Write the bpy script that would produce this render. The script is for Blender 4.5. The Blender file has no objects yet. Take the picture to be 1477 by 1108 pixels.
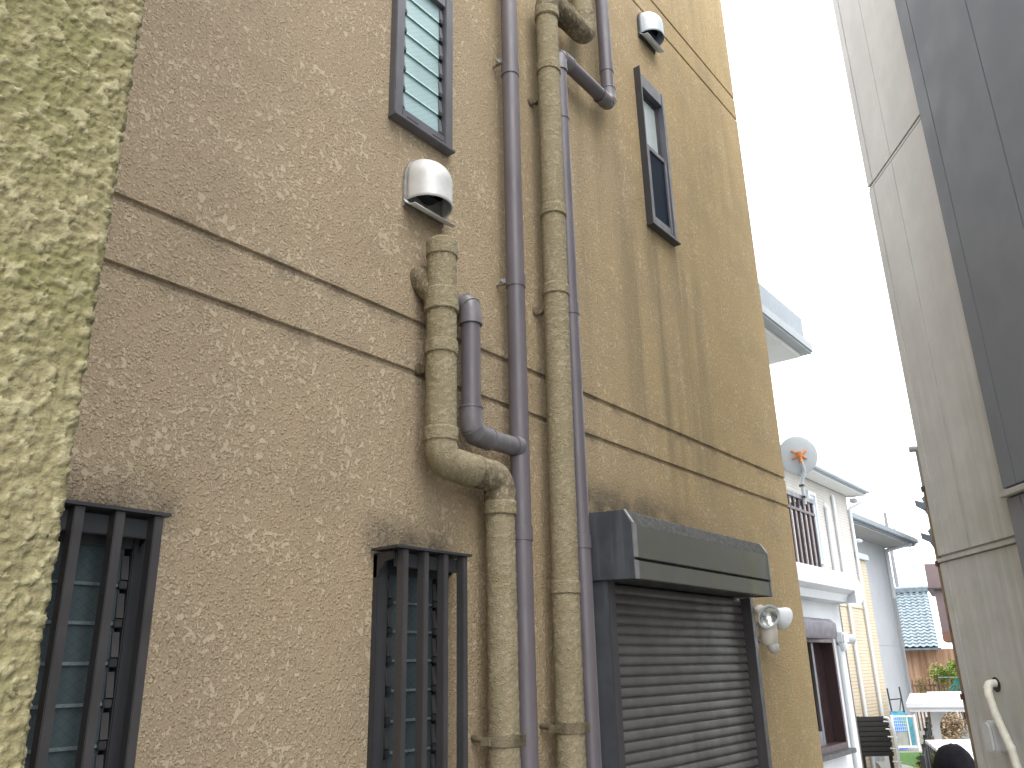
import bpy, bmesh, math, random
import numpy as np
from mathutils import Vector, Matrix

S = bpy.context.scene
COL = S.collection
R = math.radians

# ------------------------------------------------------------------ camera
CAM = Vector((0.0, -2.0, 2.6))
YAW = 0.66324892          # the stucco wall runs 38 degrees to the right of the view
PITCH, ROLL, FPX = 0.3351959, -0.0233045, 1181.7
F2 = Vector((math.cos(YAW), math.sin(YAW), 0))
RT = Vector((math.sin(YAW), -math.cos(YAW), 0))
fwd = F2 * math.cos(PITCH) + Vector((0, 0, math.sin(PITCH)))
upv = RT.cross(fwd)
r2 = RT * math.cos(ROLL) + upv * math.sin(ROLL)
u2 = upv * math.cos(ROLL) - RT * math.sin(ROLL)
cd = bpy.data.cameras.new('camera')
cam = bpy.data.objects.new('camera', cd)
COL.objects.link(cam)
M = Matrix((r2, u2, -fwd)).transposed().to_4x4()
M.translation = CAM
cam.matrix_world = M
cd.sensor_width = 36.0
cd.lens = 36.0 * FPX / 1477.0
cd.clip_start = 0.05
cd.clip_end = 2000
S.camera = cam

# ------------------------------------------------------------------ sky, sun, exposure
SUN_AZ, SUN_EL = R(-108), R(60)      # towards the sun, measured from +X
w = bpy.data.worlds.new('World')
S.world = w
w.use_nodes = True
nt = w.node_tree
nt.nodes.clear()
wo = nt.nodes.new('ShaderNodeOutputWorld')
bg = nt.nodes.new('ShaderNodeBackground')
sky = nt.nodes.new('ShaderNodeTexSky')
sky.sky_type = 'NISHITA'
sky.sun_disc = False
sky.sun_elevation = SUN_EL
sky.sun_rotation = math.pi / 2 - SUN_AZ
sky.air_density = 1.0
sky.dust_density = 4.0
mixw = nt.nodes.new('ShaderNodeMix')
mixw.data_type = 'RGBA'
mixw.inputs[0].default_value = 0.86                  # closed, even cloud cover
nt.links.new(sky.outputs[0], mixw.inputs[6])
mixw.inputs[7].default_value = (9.3, 9.6, 9.9, 1)
nt.links.new(mixw.outputs[2], bg.inputs[0])
bg.inputs[1].default_value = 0.13
nt.links.new(bg.outputs[0], wo.inputs[0])

sl = bpy.data.lights.new('sun', 'SUN')
sl.energy = 0.8
sl.angle = R(60)
sl.color = (1.0, 0.95, 0.87)
so = bpy.data.objects.new('sun', sl)
COL.objects.link(so)
sd = Vector((math.cos(SUN_AZ) * math.cos(SUN_EL), math.sin(SUN_AZ) * math.cos(SUN_EL), math.sin(SUN_EL)))
so.rotation_euler = sd.to_track_quat('Z', 'Y').to_euler()
so.location = (0, -10, 30)

S.view_settings.view_transform = 'Standard'
S.view_settings.look = 'None'
S.view_settings.gamma = 1.0
S.view_settings.exposure = 1.6
S.view_settings.use_curve_mapping = False
S.render.engine = 'CYCLES'
S.cycles.use_denoising = True
S.cycles.max_bounces = 5
random.seed(7)

# ------------------------------------------------------------------ mesh helpers
class MB:
    """collects faces; build() links them as one mesh object"""
    def __init__(self):
        self.v, self.f = [], []
    def add(self, vs, fs):
        n = len(self.v)
        self.v += [tuple(p) for p in vs]
        self.f += [tuple(i + n for i in f) for f in fs]
        return self
    def box(self, x0, x1, y0, y1, z0, z1):
        return self.add([(x0, y0, z0), (x1, y0, z0), (x1, y1, z0), (x0, y1, z0), (x0, y0, z1), (x1, y0, z1), (x1, y1, z1), (x0, y1, z1)],
                        [(3, 2, 1, 0), (4, 5, 6, 7), (0, 1, 5, 4), (1, 2, 6, 5), (2, 3, 7, 6), (3, 0, 4, 7)])
    def prism(self, poly, a0, a1, axis='x'):
        """polygon of (p, q) swept from a0 to a1; p, q are the other two axes in order"""
        def put(p, q, a):
            return (a, p, q) if axis == 'x' else ((p, a, q) if axis == 'y' else (p, q, a))
        n = len(poly)
        vs = [put(p, q, a0) for p, q in poly] + [put(p, q, a1) for p, q in poly]
        fs = [tuple(range(n))[::-1], tuple(range(n, 2 * n))] + [(i, (i + 1) % n, n + (i + 1) % n, n + i) for i in range(n)]
        return self.add(vs, fs)
    def sweep(self, line, a0, a1, axis='x'):
        """open polyline swept: a sheet"""
        def put(p, q, a):
            return (a, p, q) if axis == 'x' else ((p, a, q) if axis == 'y' else (p, q, a))
        n = len(line)
        vs = [put(p, q, a0) for p, q in line] + [put(p, q, a1) for p, q in line]
        return self.add(vs, [(i, i + 1, n + i + 1, n + i) for i in range(n - 1)])
    def tube(self, path, r, seg=20, caps=True, step=None):
        P = [Vector(p) for p in path]
        rad = r if isinstance(r, (list, tuple)) else [r] * len(P)
        if step:
            Q, q = [], []
            for i in range(len(P) - 1):
                k = max(1, int((P[i + 1] - P[i]).length / step))
                for j in range(k):
                    t = j / k
                    Q.append(P[i].lerp(P[i + 1], t)); q.append(rad[i] * (1 - t) + rad[i + 1] * t)
            Q.append(P[-1]); q.append(rad[-1])
            P, rad = Q, q
        n0 = len(self.v)
        t0 = (P[1] - P[0]).normalized()
        a = Vector((1, 0, 0)) if abs(t0.x) < 0.8 else Vector((0, 1, 0))
        a = (a - t0 * a.dot(t0)).normalized()
        for i, p in enumerate(P):
            t = (P[min(i + 1, len(P) - 1)] - P[max(i - 1, 0)]).normalized()
            a = (a - t * a.dot(t)).normalized()
            b = t.cross(a)
            for k in range(seg):
                an = 2 * math.pi * k / seg
                self.v.append(tuple(p + (a * math.cos(an) + b * math.sin(an)) * rad[i]))
        for i in range(len(P) - 1):
            for k in range(seg):
                k2 = (k + 1) % seg
                self.f.append((n0 + i * seg + k, n0 + i * seg + k2, n0 + (i + 1) * seg + k2, n0 + (i + 1) * seg + k))
        if caps:
            self.f.append(tuple(n0 + k for k in range(seg))[::-1])
            self.f.append(tuple(n0 + (len(P) - 1) * seg + k for k in range(seg)))
        return self
    def lathe(self, prof, M4, seg=28):
        """profile of (radius, height) round local Z, placed by the matrix"""
        n0 = len(self.v)
        for r_, h in prof:
            for k in range(seg):
                an = 2 * math.pi * k / seg
                self.v.append(tuple(M4 @ Vector((r_ * math.cos(an), r_ * math.sin(an), h))))
        for i in range(len(prof) - 1):
            for k in range(seg):
                k2 = (k + 1) % seg
                self.f.append((n0 + i * seg + k, n0 + i * seg + k2, n0 + (i + 1) * seg + k2, n0 + (i + 1) * seg + k))
        return self
    def build(self, name, mat, parent=None, smooth=None, bev=0, solid=0, loc=None):
        me = bpy.data.meshes.new(name)
        me.from_pydata(self.v, [], self.f)
        if bev:
            bm = bmesh.new(); bm.from_mesh(me)
            bmesh.ops.remove_doubles(bm, verts=bm.verts, dist=1e-5)
            es = [e for e in bm.edges if len(e.link_faces) == 2 and e.calc_face_angle(0) > 0.5]
            bmesh.ops.bevel(bm, geom=es, offset=bev, segments=2, affect='EDGES', clamp_overlap=True)
            bm.to_mesh(me); bm.free()
            smooth = smooth or 40
        me.validate()
        me.update()
        if smooth:
            me.shade_smooth()
            me.set_sharp_from_angle(angle=R(smooth))
        me.materials.append(mat)
        o = bpy.data.objects.new(name, me)
        COL.objects.link(o)
        if solid:
            m = o.modifiers.new('thickness', 'SOLIDIFY'); m.thickness = solid; m.offset = 0
        if parent is not None:
            o.parent = parent
            o.matrix_parent_inverse = Matrix.Translation(-world_loc(parent))
        if loc is not None:
            o.location = loc
        return o

def world_loc(o):
    v = Vector((0, 0, 0))
    if o.type == 'EMPTY' and o.parent is None:
        v = Vector(o.location)
    return v

def thing(name, loc, label, cat, group=None):
    o = bpy.data.objects.new(name, None)
    o.empty_display_size = 0.1
    COL.objects.link(o)
    o.location = loc
    return tag(o, label, cat, group)

def part(name, parent, at=None):
    """an empty standing for a part that has pieces of its own; stays at the world origin of its thing"""
    o = bpy.data.objects.new(name, None)
    o.empty_display_size = 0.05
    COL.objects.link(o)
    o.parent = parent
    o.matrix_parent_inverse = Matrix.Translation(-world_loc(parent))
    return o

def tag(o, label, cat, group=None):
    o['label'] = label; o['category'] = cat
    if group: o['group'] = group
    return o

def struct(o):
    o['kind'] = 'structure'
    return o

def piece(src, parent, name, loc=(0, 0, 0), rot=None, scale=None):
    """another object on the same mesh data"""
    o = bpy.data.objects.new(name, src.data)
    COL.objects.link(o)
    o.parent = parent
    o.matrix_parent_inverse = Matrix.Translation(-world_loc(parent))
    o.location = loc
    if rot: o.rotation_euler = rot
    if scale: o.scale = scale
    return o

def bend(pts, rad, n=7):
    """polyline with every inner corner rounded to the given radius"""
    P = [Vector(p) for p in pts]
    out = [P[0]]
    for i in range(1, len(P) - 1):
        a, b, c = P[i - 1], P[i], P[i + 1]
        d1, d2 = (a - b).normalized(), (c - b).normalized()
        ang = d1.angle(d2)
        t = rad / math.tan(ang / 2)
        t = min(t, (a - b).length * 0.49, (c - b).length * 0.49)
        p0, p1 = b + d1 * t, b + d2 * t
        for k in range(n + 1):
            s = k / n
            out.append(p0.lerp(b, s).lerp(b.lerp(p1, s), s))
    out.append(P[-1])
    return out

# vectorised gradient noise (for real relief on the rough coat), about 0..1
_rs = np.random.RandomState(3)
_gr = _rs.normal(size=(4096, 3)); _gr /= np.linalg.norm(_gr, axis=1)[:, None]
_pm = _rs.permutation(4096)
def vnoise(p):
    i = np.floor(p).astype(int); f = p - i
    u = f * f * f * (f * (f * 6 - 15) + 10)
    o = 0
    for dx in (0, 1):
        for dy in (0, 1):
            for dz in (0, 1):
                h = _pm[(_pm[(_pm[(i[:, 0] + dx) % 4096] + i[:, 1] + dy) % 4096] + i[:, 2] + dz) % 4096]
                g = _gr[h]
                d = g[:, 0] * (f[:, 0] - dx) + g[:, 1] * (f[:, 1] - dy) + g[:, 2] * (f[:, 2] - dz)
                wgt = (u[:, 0] if dx else 1 - u[:, 0]) * (u[:, 1] if dy else 1 - u[:, 1]) * (u[:, 2] if dz else 1 - u[:, 2])
                o = o + wgt * d
    return 0.5 + 0.62 * o
def fbm(p, sc, octs=4, rough=0.5):
    o, a, t = 0, 1.0, 0
    for k in range(octs):
        o = o + a * vnoise(p * sc + 17.3 * k); t += a
        a *= rough; sc *= 2.1
    return o / t
def coat_height(P, sc):
    """sprayed and pressed coat: rough ground with flat-topped islands, 0..1"""
    wob = np.stack([fbm(P + q, sc * 1.7, 2) for q in (0, 31, 67)], 1) - 0.5
    n = fbm(P + wob * (0.5 / sc), sc, 4, 0.55)
    isl = np.clip((n - 0.54) / 0.03, 0, 1); isl = isl * isl * (3 - 2 * isl)
    mid = np.clip((fbm(P + 9 + wob * (0.4 / sc), sc * 2.1, 3, 0.5) - 0.42) / 0.2, 0, 1)
    fine = fbm(P + 5, sc * 4.2, 3, 0.6)
    return np.maximum(isl * 0.8, mid * 0.5 + np.clip(fine * 1.4 - 0.3, 0, 1) * 0.4), isl
def displace(o, amt, sc=60):
    me = o.data
    n = len(me.vertices)
    co = np.empty(n * 3); me.vertices.foreach_get('co', co); co = co.reshape(-1, 3)
    no = np.empty(n * 3); me.vertices.foreach_get('normal', no); no = no.reshape(-1, 3)
    h, isl = coat_height(co, sc)
    co = co + no * ((h - 0.5) * amt)[:, None]
    me.vertices.foreach_set('co', co.ravel())
    at = me.attributes.new('island', 'FLOAT', 'POINT')
    at.data.foreach_set('value', isl.astype(np.float32))
    me.update()

# ------------------------------------------------------------------ material helpers
class NT:
    def __init__(self, name):
        self.m = bpy.data.materials.new(name)
        self.m.use_nodes = True
        self.t = self.m.node_tree
        self.b = self.t.nodes['Principled BSDF']
    def n(self, typ, **kw):
        nd = self.t.nodes.new('ShaderNode' + typ)
        for k, v in kw.items():
            setattr(nd, k, v)
        return nd
    def put(self, sock, v):
        if hasattr(v, 'links') or isinstance(v, bpy.types.NodeSocket):
            self.t.links.new(v, sock)
        elif isinstance(v, (tuple, list)) and len(v) == 3 and sock.type == 'RGBA':
            sock.default_value = (*v, 1)
        else:
            sock.default_value = v
    def pos(self):
        return self.n('NewGeometry').outputs['Position']
    def obj(self):
        return self.n('TexCoord').outputs['Object']
    def scale(self, vec, s):
        m = self.n('Mapping'); self.put(m.inputs[0], vec)
        m.inputs['Scale'].default_value = s if isinstance(s, (tuple, list)) else (s, s, s)
        return m.outputs[0]
    def noise(self, vec, sc, det=3, rough=0.5, dist=0.0):
        nd = self.n('TexNoise'); self.put(nd.inputs['Vector'], vec)
        nd.inputs['Scale'].default_value = sc; nd.inputs['Detail'].default_value = det
        nd.inputs['Roughness'].default_value = rough; nd.inputs['Distortion'].default_value = dist
        return nd.outputs['Fac']
    def pebbles(self, vec, sc, smooth=0.5):
        """round grains: 1 at a grain's middle, 0 between grains; the grains' places are jittered by noise"""
        nz = self.n('TexNoise'); self.put(nz.inputs['Vector'], vec); nz.inputs['Scale'].default_value = sc * 0.6; nz.inputs['Detail'].default_value = 0
        mx = self.n('Mix', data_type='RGBA', blend_type='LINEAR_LIGHT'); mx.inputs[0].default_value = 0.45 / sc
        self.put(mx.inputs[6], vec); self.put(mx.inputs[7], nz.outputs['Color'])
        v = self.n('TexVoronoi', feature='F1'); self.put(v.inputs['Vector'], mx.outputs[2])
        v.inputs['Scale'].default_value = sc
        return self.rng(v.outputs['Distance'], 0.55, 0.1)
    def ramp(self, fac, stops):
        nd = self.n('ValToRGB'); self.put(nd.inputs[0], fac)
        e = nd.color_ramp.elements
        while len(e) < len(stops): e.new(0.5)
        for i, (p, c) in enumerate(stops):
            e[i].position = p
            e[i].color = (c, c, c, 1) if not isinstance(c, (tuple, list)) else (*c, 1)
        return nd.outputs[0]
    def mix(self, fac, a, b, blend='MIX'):
        nd = self.n('Mix', data_type='RGBA', blend_type=blend)
        self.put(nd.inputs[0], fac); self.put(nd.inputs[6], a); self.put(nd.inputs[7], b)
        return nd.outputs[2]
    def math(self, op, a, b=0.0, c=None, clamp=False):
        nd = self.n('Math', operation=op, use_clamp=clamp)
        self.put(nd.inputs[0], a); self.put(nd.inputs[1], b)
        if c is not None: self.put(nd.inputs[2], c)
        return nd.outputs[0]
    def sep(self, vec):
        nd = self.n('SeparateXYZ'); self.put(nd.inputs[0], vec)
        return nd.outputs
    def rng(self, v, a, b, c=0.0, d=1.0, smooth=True):
        nd = self.n('MapRange'); nd.interpolation_type = 'SMOOTHSTEP' if smooth else 'LINEAR'
        self.put(nd.inputs[0], v)
        for i, x in enumerate((a, b, c, d)): nd.inputs[1 + i].default_value = x
        return nd.outputs[0]
    def bump(self, h, strength=0.5, dist=0.005, normal=None):
        nd = self.n('Bump'); nd.inputs['Strength'].default_value = strength; nd.inputs['Distance'].default_value = dist
        self.put(nd.inputs['Height'], h)
        if normal is not None: self.put(nd.inputs['Normal'], normal)
        return nd.outputs[0]
    def out(self, col=None, rough=0.6, metal=0.0, normal=None, **kw):
        if col is not None: self.put(self.b.inputs['Base Color'], col)
        self.put(self.b.inputs['Roughness'], rough)
        self.put(self.b.inputs['Metallic'], metal)
        if normal is not None: self.put(self.b.inputs['Normal'], normal)
        for k, v in kw.items(): self.put(self.b.inputs[k], v)
        return self.m

def paint(name, col, rough=0.45, var=0.12, sc=6.0, metal=0.0, dirt=None, bump=0.0, bsc=60, **kw):
    """painted or bare surface with uneven tone and a little dirt"""
    k = NT(name); p = k.pos()
    n = k.noise(p, sc, 5, 0.6)
    lo = tuple(c * (1 - var) for c in col); hi = tuple(min(1, c * (1 + var)) for c in col)
    c = k.mix(k.rng(n, 0.3, 0.7), lo, hi)
    if dirt:
        st = k.noise(k.scale(p, (14, 14, 1.1)), 1.0, 4, 0.6)
        c = k.mix(k.rng(st, 0.5, 0.78, 0, dirt[1]), c, dirt[0])
    nrm = k.bump(k.noise(p, bsc, 3, 0.6), bump, 0.003) if bump else None
    rg = k.rng(k.noise(p, sc * 3, 3), 0.3, 0.7, max(0.02, rough - 0.08), min(1, rough + 0.1))
    return k.out(c, rg, metal, nrm, **kw)

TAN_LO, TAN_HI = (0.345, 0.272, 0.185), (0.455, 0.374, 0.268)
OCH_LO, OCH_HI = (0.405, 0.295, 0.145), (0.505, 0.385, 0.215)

def stucco_wall():
    k = NT('stucco_coat'); p = k.pos(); x, y, z = k.sep(p)
    clus = k.math('MULTIPLY', k.math('SUBTRACT', k.noise(p, 4.5, 1), 0.5), 0.22)      # islands crowd together in places
    isl = k.math('MAXIMUM', k.rng(k.math('ADD', k.noise(p, 38, 4, 0.6), clus), 0.565, 0.59), k.rng(k.math('ADD', k.noise(p, 84, 2, 0.5), clus), 0.575, 0.61))
    mid = k.math('MULTIPLY', k.pebbles(p, 88), k.rng(k.noise(p, 40, 3, 0.5), 0.36, 0.6, 0.25, 1.0))
    fine = k.noise(p, 150, 3, 0.65)
    h = k.math('MAXIMUM', isl, k.math('ADD', k.math('MULTIPLY', mid, 0.5), k.math('MULTIPLY', fine, 0.5)))
    # greyer tan at low X turning to yellower ochre at high X, unevenly
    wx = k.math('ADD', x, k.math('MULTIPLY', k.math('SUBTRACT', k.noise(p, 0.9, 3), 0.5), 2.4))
    ochre_mix = k.rng(wx, 1.0, 5.2)
    lo = k.mix(ochre_mix, TAN_LO, OCH_LO); hi = k.mix(ochre_mix, TAN_HI, OCH_HI)
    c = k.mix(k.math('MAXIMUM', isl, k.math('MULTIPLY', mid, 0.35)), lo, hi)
    c = k.mix(1.0, c, k.ramp(k.noise(k.scale(p, (1.0, 1.0, 1.3)), 210, 2, 0.7), [(0.3, 0.80), (0.5, 1.0), (0.72, 1.14)]), 'MULTIPLY')   # grit in the coat
    pn = k.noise(p, 2.3, 5, 0.65)
    c = k.mix(k.rng(pn, 0.42, 0.72, 0, 0.3), c, (0.23, 0.18, 0.12))
    # run-off streaks below the sash window and below the upper drain bend
    st = k.noise(k.scale(p, (6.5, 6.5, 0.4)), 1.0, 4, 0.55)
    m1 = k.math('MULTIPLY', k.rng(x, 3.35, 3.8), k.rng(x, 4.75, 4.3))
    m1 = k.math('MULTIPLY', m1, k.math('MULTIPLY', k.rng(z, 5.35, 4.9), k.rng(z, 3.1, 4.0)))
    m2 = k.math('MULTIPLY', k.math('MULTIPLY', k.rng(x, 2.5, 2.7), k.rng(x, 3.75, 3.4)), k.rng(z, 3.2, 5.4, 0.15, 0.75))
    m3 = k.math('MULTIPLY', k.math('MULTIPLY', k.rng(x, 4.2, 4.6), k.rng(z, 4.4, 6.2)), 0.4)
    ms = k.math('MAXIMUM', k.math('MAXIMUM', m1, m2), m3)
    c = k.mix(k.math('MULTIPLY', k.math('MULTIPLY', k.rng(st, 0.40, 0.66), ms), 0.62), c, (0.165, 0.145, 0.08))
    # soot above the shutter box and the window heads, moss in the joints
    blot = k.noise(p, 7, 4, 0.6)
    b1 = k.math('MULTIPLY', k.math('MULTIPLY', k.rng(x, 2.95, 3.1), k.rng(x, 4.6, 3.6)), k.math('MULTIPLY', k.rng(z, 3.52, 3.27), k.rng(z, 3.1, 3.2)))
    b2 = k.math('MULTIPLY', k.rng(z, 3.13, 2.99), k.rng(z, 2.9, 2.98))
    b2 = k.math('MULTIPLY', b2, k.math('MAXIMUM', k.rng(x, 1.2, 1.05), k.math('MULTIPLY', k.rng(x, 1.72, 1.85), k.rng(x, 2.3, 2.1))))
    c = k.mix(k.math('MULTIPLY', k.math('MAXIMUM', b1, b2), k.rng(blot, 0.3, 0.7, 0.25, 0.95)), c, (0.075, 0.065, 0.05))
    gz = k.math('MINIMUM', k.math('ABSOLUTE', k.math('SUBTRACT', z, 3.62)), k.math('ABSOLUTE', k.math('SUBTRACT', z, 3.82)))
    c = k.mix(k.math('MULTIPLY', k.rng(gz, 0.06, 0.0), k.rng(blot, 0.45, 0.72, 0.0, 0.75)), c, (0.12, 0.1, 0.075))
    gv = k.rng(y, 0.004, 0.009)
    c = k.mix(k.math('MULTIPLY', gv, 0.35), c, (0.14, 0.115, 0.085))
    nrm = k.bump(h, 1.0, 0.0068)
    return k.out(c, 0.88, 0, nrm, **{'Specular IOR Level': 0.25})

def stucco_relief(name, lo, hi, moss, mamt):
    """the same coat on meshes that carry the relief as geometry"""
    k = NT(name); p = k.pos()
    isl = k.n('Attribute', attribute_name='island').outputs['Fac']
    mid = k.math('MULTIPLY', k.pebbles(p, 105), k.rng(k.noise(p, 55, 3, 0.5), 0.36, 0.6, 0.2, 1.0))
    fine = k.noise(p, 190, 3, 0.65)
    c = k.mix(k.math('MAXIMUM', isl, k.math('MULTIPLY', mid, 0.3)), lo, hi)
    c = k.mix(1.0, c, k.ramp(k.noise(p, 260, 2, 0.7), [(0.3, 0.80), (0.5, 1.0), (0.72, 1.14)]), 'MULTIPLY')
    mo = k.rng(k.noise(p, 5.5, 4, 0.6, 0.6), 0.40, 0.66, 0, mamt)
    mo = k.math('MULTIPLY', mo, k.math('SUBTRACT', 1.0, k.math('MULTIPLY', isl, 0.6)))
    c = k.mix(mo, c, moss)
    c = k.mix(k.rng(k.noise(p, 13, 3, 0.6), 0.52, 0.75, 0, 0.3), c, tuple(a * 0.6 for a in lo))
    h = k.math('ADD', k.math('MULTIPLY', mid, 0.5), k.math('MULTIPLY', fine, 0.6))
    return k.out(c, 0.88, 0, k.bump(h, 0.9, 0.0045), **{'Specular IOR Level': 0.25})

MAT = {}
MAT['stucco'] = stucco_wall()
MAT['stucco_near'] = stucco_relief('stucco_mossy', (0.21, 0.185, 0.10), (0.28, 0.252, 0.148), (0.145, 0.138, 0.054), 0.75)
MAT['stucco_pipe'] = stucco_relief('stucco_pipe', (0.265, 0.22, 0.142), (0.325, 0.278, 0.182), (0.205, 0.18, 0.098), 0.5)
MAT['stucco_bend'] = stucco_relief('stucco_bend', (0.21, 0.17, 0.112), (0.33, 0.28, 0.19), (0.085, 0.07, 0.045), 0.9)
MAT['plum'] = paint('plum_plastic', (0.122, 0.107, 0.12), 0.42, 0.1, 3.0, dirt=((0.16, 0.145, 0.14), 0.35), **{'Specular IOR Level': 0.45})
MAT['plum_elbow'] = paint('plum_elbow_plastic', (0.15, 0.14, 0.15), 0.42, 0.2, 9.0, dirt=((0.27, 0.26, 0.26), 0.5))
MAT['steel'] = paint('galvanised', (0.36, 0.35, 0.33), 0.5, 0.2, 30, metal=0.6)
MAT['hood'] = paint('hood_steel', (0.60, 0.60, 0.585), 0.5, 0.08, 14, metal=0.2, dirt=((0.45, 0.43, 0.38), 0.3))
MAT['hood_b'] = paint('hood_steel_bluish', (0.50, 0.55, 0.61), 0.5, 0.08, 14, metal=0.2, dirt=((0.42, 0.43, 0.42), 0.3))
MAT['bronze'] = paint('bronze_aluminium', (0.034, 0.035, 0.04), 0.42, 0.12, 5, dirt=((0.06, 0.06, 0.062), 0.4))
MAT['bronze_bar'] = paint('bronze_bar', (0.05, 0.047, 0.049), 0.4, 0.12, 5, dirt=((0.085, 0.08, 0.08), 0.4))
MAT['greyframe'] = paint('grey_aluminium', (0.098, 0.098, 0.112), 0.4, 0.1, 5, dirt=((0.15, 0.145, 0.14), 0.35))
MAT['slat'] = paint('shutter_slat', (0.095, 0.09, 0.087), 0.5, 0.14, 4, dirt=((0.12, 0.11, 0.10), 0.5))
MAT['boxside'] = paint('shutter_box_side', (0.062, 0.068, 0.08), 0.45, 0.15, 9, dirt=((0.14, 0.15, 0.16), 0.5))
MAT['black'] = paint('black_void', (0.008, 0.008, 0.009), 0.7, 0.1, 5)
MAT['dark_in'] = paint('room_dark', (0.035, 0.042, 0.045), 0.8, 0.2, 3)
MAT['blade_clip'] = paint('blade_clip', (0.03, 0.032, 0.035), 0.45, 0.2, 20)
MAT['clip_strip'] = paint('clip_strip', (0.115, 0.12, 0.135), 0.45, 0.15, 20)

def box_front():
    k = NT('shutter_box_front'); p = k.pos(); x, y, z = k.sep(p)
    n = k.noise(p, 7, 5, 0.6); st = k.noise(k.scale(p, (9, 9, 1.2)), 1, 4, 0.6)
    c = k.mix(k.rng(n, 0.3, 0.7), (0.08, 0.079, 0.074), (0.11, 0.108, 0.1))
    c = k.mix(k.math('MULTIPLY', k.rng(x, 3.3, 4.5, 0.2, 1.0), k.rng(st, 0.36, 0.62, 0.1, 0.9)), c, (0.115, 0.118, 0.05))
    return k.out(c, k.rng(n, 0.3, 0.7, 0.45, 0.62))
MAT['boxfront'] = box_front()
def box_top():
    k = NT('shutter_box_top'); p = k.pos()
    n = k.noise(p, 55, 5, 0.7)
    c = k.mix(k.rng(n, 0.4, 0.62), (0.045, 0.046, 0.042), (0.085, 0.085, 0.078))
    return k.out(c, 0.9, 0, k.bump(n, 0.5, 0.003))
MAT['boxtop'] = box_top()

def glass(name, base, rough, wire, refl=0.5, trans=0.0):
    k = NT(name); p = k.pos(); x, y, z = k.sep(p)
    c = base
    n = k.noise(p, 3.0, 3, 0.5)
    c = k.mix(k.rng(n, 0.3, 0.7), tuple(a * 0.85 for a in base), tuple(min(1, a * 1.12) for a in base))
    nrm = k.bump(k.noise(p, 70, 3, 0.6), 0.25, 0.002)
    if wire:
        d1 = k.math('PINGPONG', k.math('ADD', k.math('MULTIPLY', x, 0.8), z), 0.0125)
        d2 = k.math('PINGPONG', k.math('SUBTRACT', k.math('MULTIPLY', x, 0.8), z), 0.0125)
        wv = k.math('MAXIMUM', k.rng(d1, 0.0013, 0.0004), k.rng(d2, 0.0013, 0.0004))
        c = k.mix(k.math('MULTIPLY', wv, 0.45), c, tuple(a * 0.42 for a in base))
    return k.out(c, rough, 0, nrm, **{'Specular IOR Level': refl, 'Transmission Weight': trans})
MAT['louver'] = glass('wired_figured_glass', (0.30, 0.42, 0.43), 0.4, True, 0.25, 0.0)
MAT['louver_dim'] = glass('wired_glass_shaded', (0.052, 0.072, 0.08), 0.2, True, 0.4, 0.0)  # same glass as the upper window, painted darker for room gloom and grille shade
MAT['edge_glint'] = paint('glass_edge_glint', (0.40, 0.58, 0.54), 0.35, 0.1, 20)  # bright green stands in for light coming through the blade edge
MAT['edge_glint_dim'] = paint('glass_edge_glint_lower', (0.12, 0.15, 0.16), 0.3, 0.1, 20)
MAT['pane_frost'] = glass('frosted_pane', (0.40, 0.46, 0.46), 0.3, False, 0.5)
MAT['pane_screen'] = glass('insect_screen', (0.010, 0.017, 0.03), 0.75, False, 0.1)
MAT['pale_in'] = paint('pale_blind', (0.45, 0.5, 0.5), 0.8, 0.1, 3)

# ------------------------------------------------------------------ ground
def ground_z(X):
    t = min(1, max(0, (X - 7.5) / 7.5)); t = t * t * (3 - 2 * t)
    return 0.5 * t
gm = MB()
xs = [-900, -60, -10, 0, 4, 7.5] + [7.5 + i * 0.75 for i in range(1, 11)] + [20, 30, 60, 200, 900]
ys = [-900, -60, -8, -2, 2, 8, 60, 900]
gm.add([(x, y, ground_z(x)) for x in xs for y in ys],
       [(i * 8 + j, (i + 1) * 8 + j, (i + 1) * 8 + j + 1, i * 8 + j + 1) for i in range(len(xs) - 1) for j in range(7)])
def ground_mat():
    k = NT('concrete_ground'); p = k.pos()
    n = k.noise(p, 1.3, 6, 0.65); f = k.noise(p, 40, 4, 0.6)
    c = k.mix(k.rng(n, 0.3, 0.7), (0.22, 0.21, 0.19), (0.34, 0.33, 0.30))
    c = k.mix(k.rng(f, 0.45, 0.7, 0, 0.5), c, (0.15, 0.14, 0.12))
    return k.out(c, 0.9, 0, k.bump(f, 0.5, 0.004))
struct(gm.build('ground', ground_mat(), smooth=30))

# ------------------------------------------------------------------ the stucco house
WX0, WX1, WTOP = 0.30, 5.66, 8.7
house = thing('stucco_house', (3.0, 3.0, 0), 'tan house with rough sprayed stucco wall, louvred windows and closed roller shutter', 'house')

def louver_window_dims():
    return {'upper': (1.835, 2.135, 4.67, 5.41), 'mid': (1.835, 2.13, 1.98, 2.935), 'left': (0.752, 1.047, 1.98, 2.935), 'sash': (3.925, 4.21, 5.12, 6.1)}
HOLES = louver_window_dims()
wall = MB()
zb = [(0.0, 0.0)]
def groove(z, w_=0.024, d=0.010):
    return [(z - w_ / 2, 0.0), (z - w_ / 2 + 0.006, d), (z + w_ / 2 - 0.004, d), (z + w_ / 2, 0.0)]
for zz in (3.625, 3.825, 6.84, 7.05):
    zb += groove(zz)
for h in HOLES.values():
    zb += [(h[2], 0.0), (h[3], 0.0)]
zb.append((WTOP, 0.0))
zb = sorted(set(zb))
xb = sorted(set([WX0, WX1] + [v for h in HOLES.values() for v in h[:2]]))
def in_hole(xc, zc):
    return any(h[0] < xc < h[1] and h[2] < zc < h[3] for h in HOLES.values())
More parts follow.
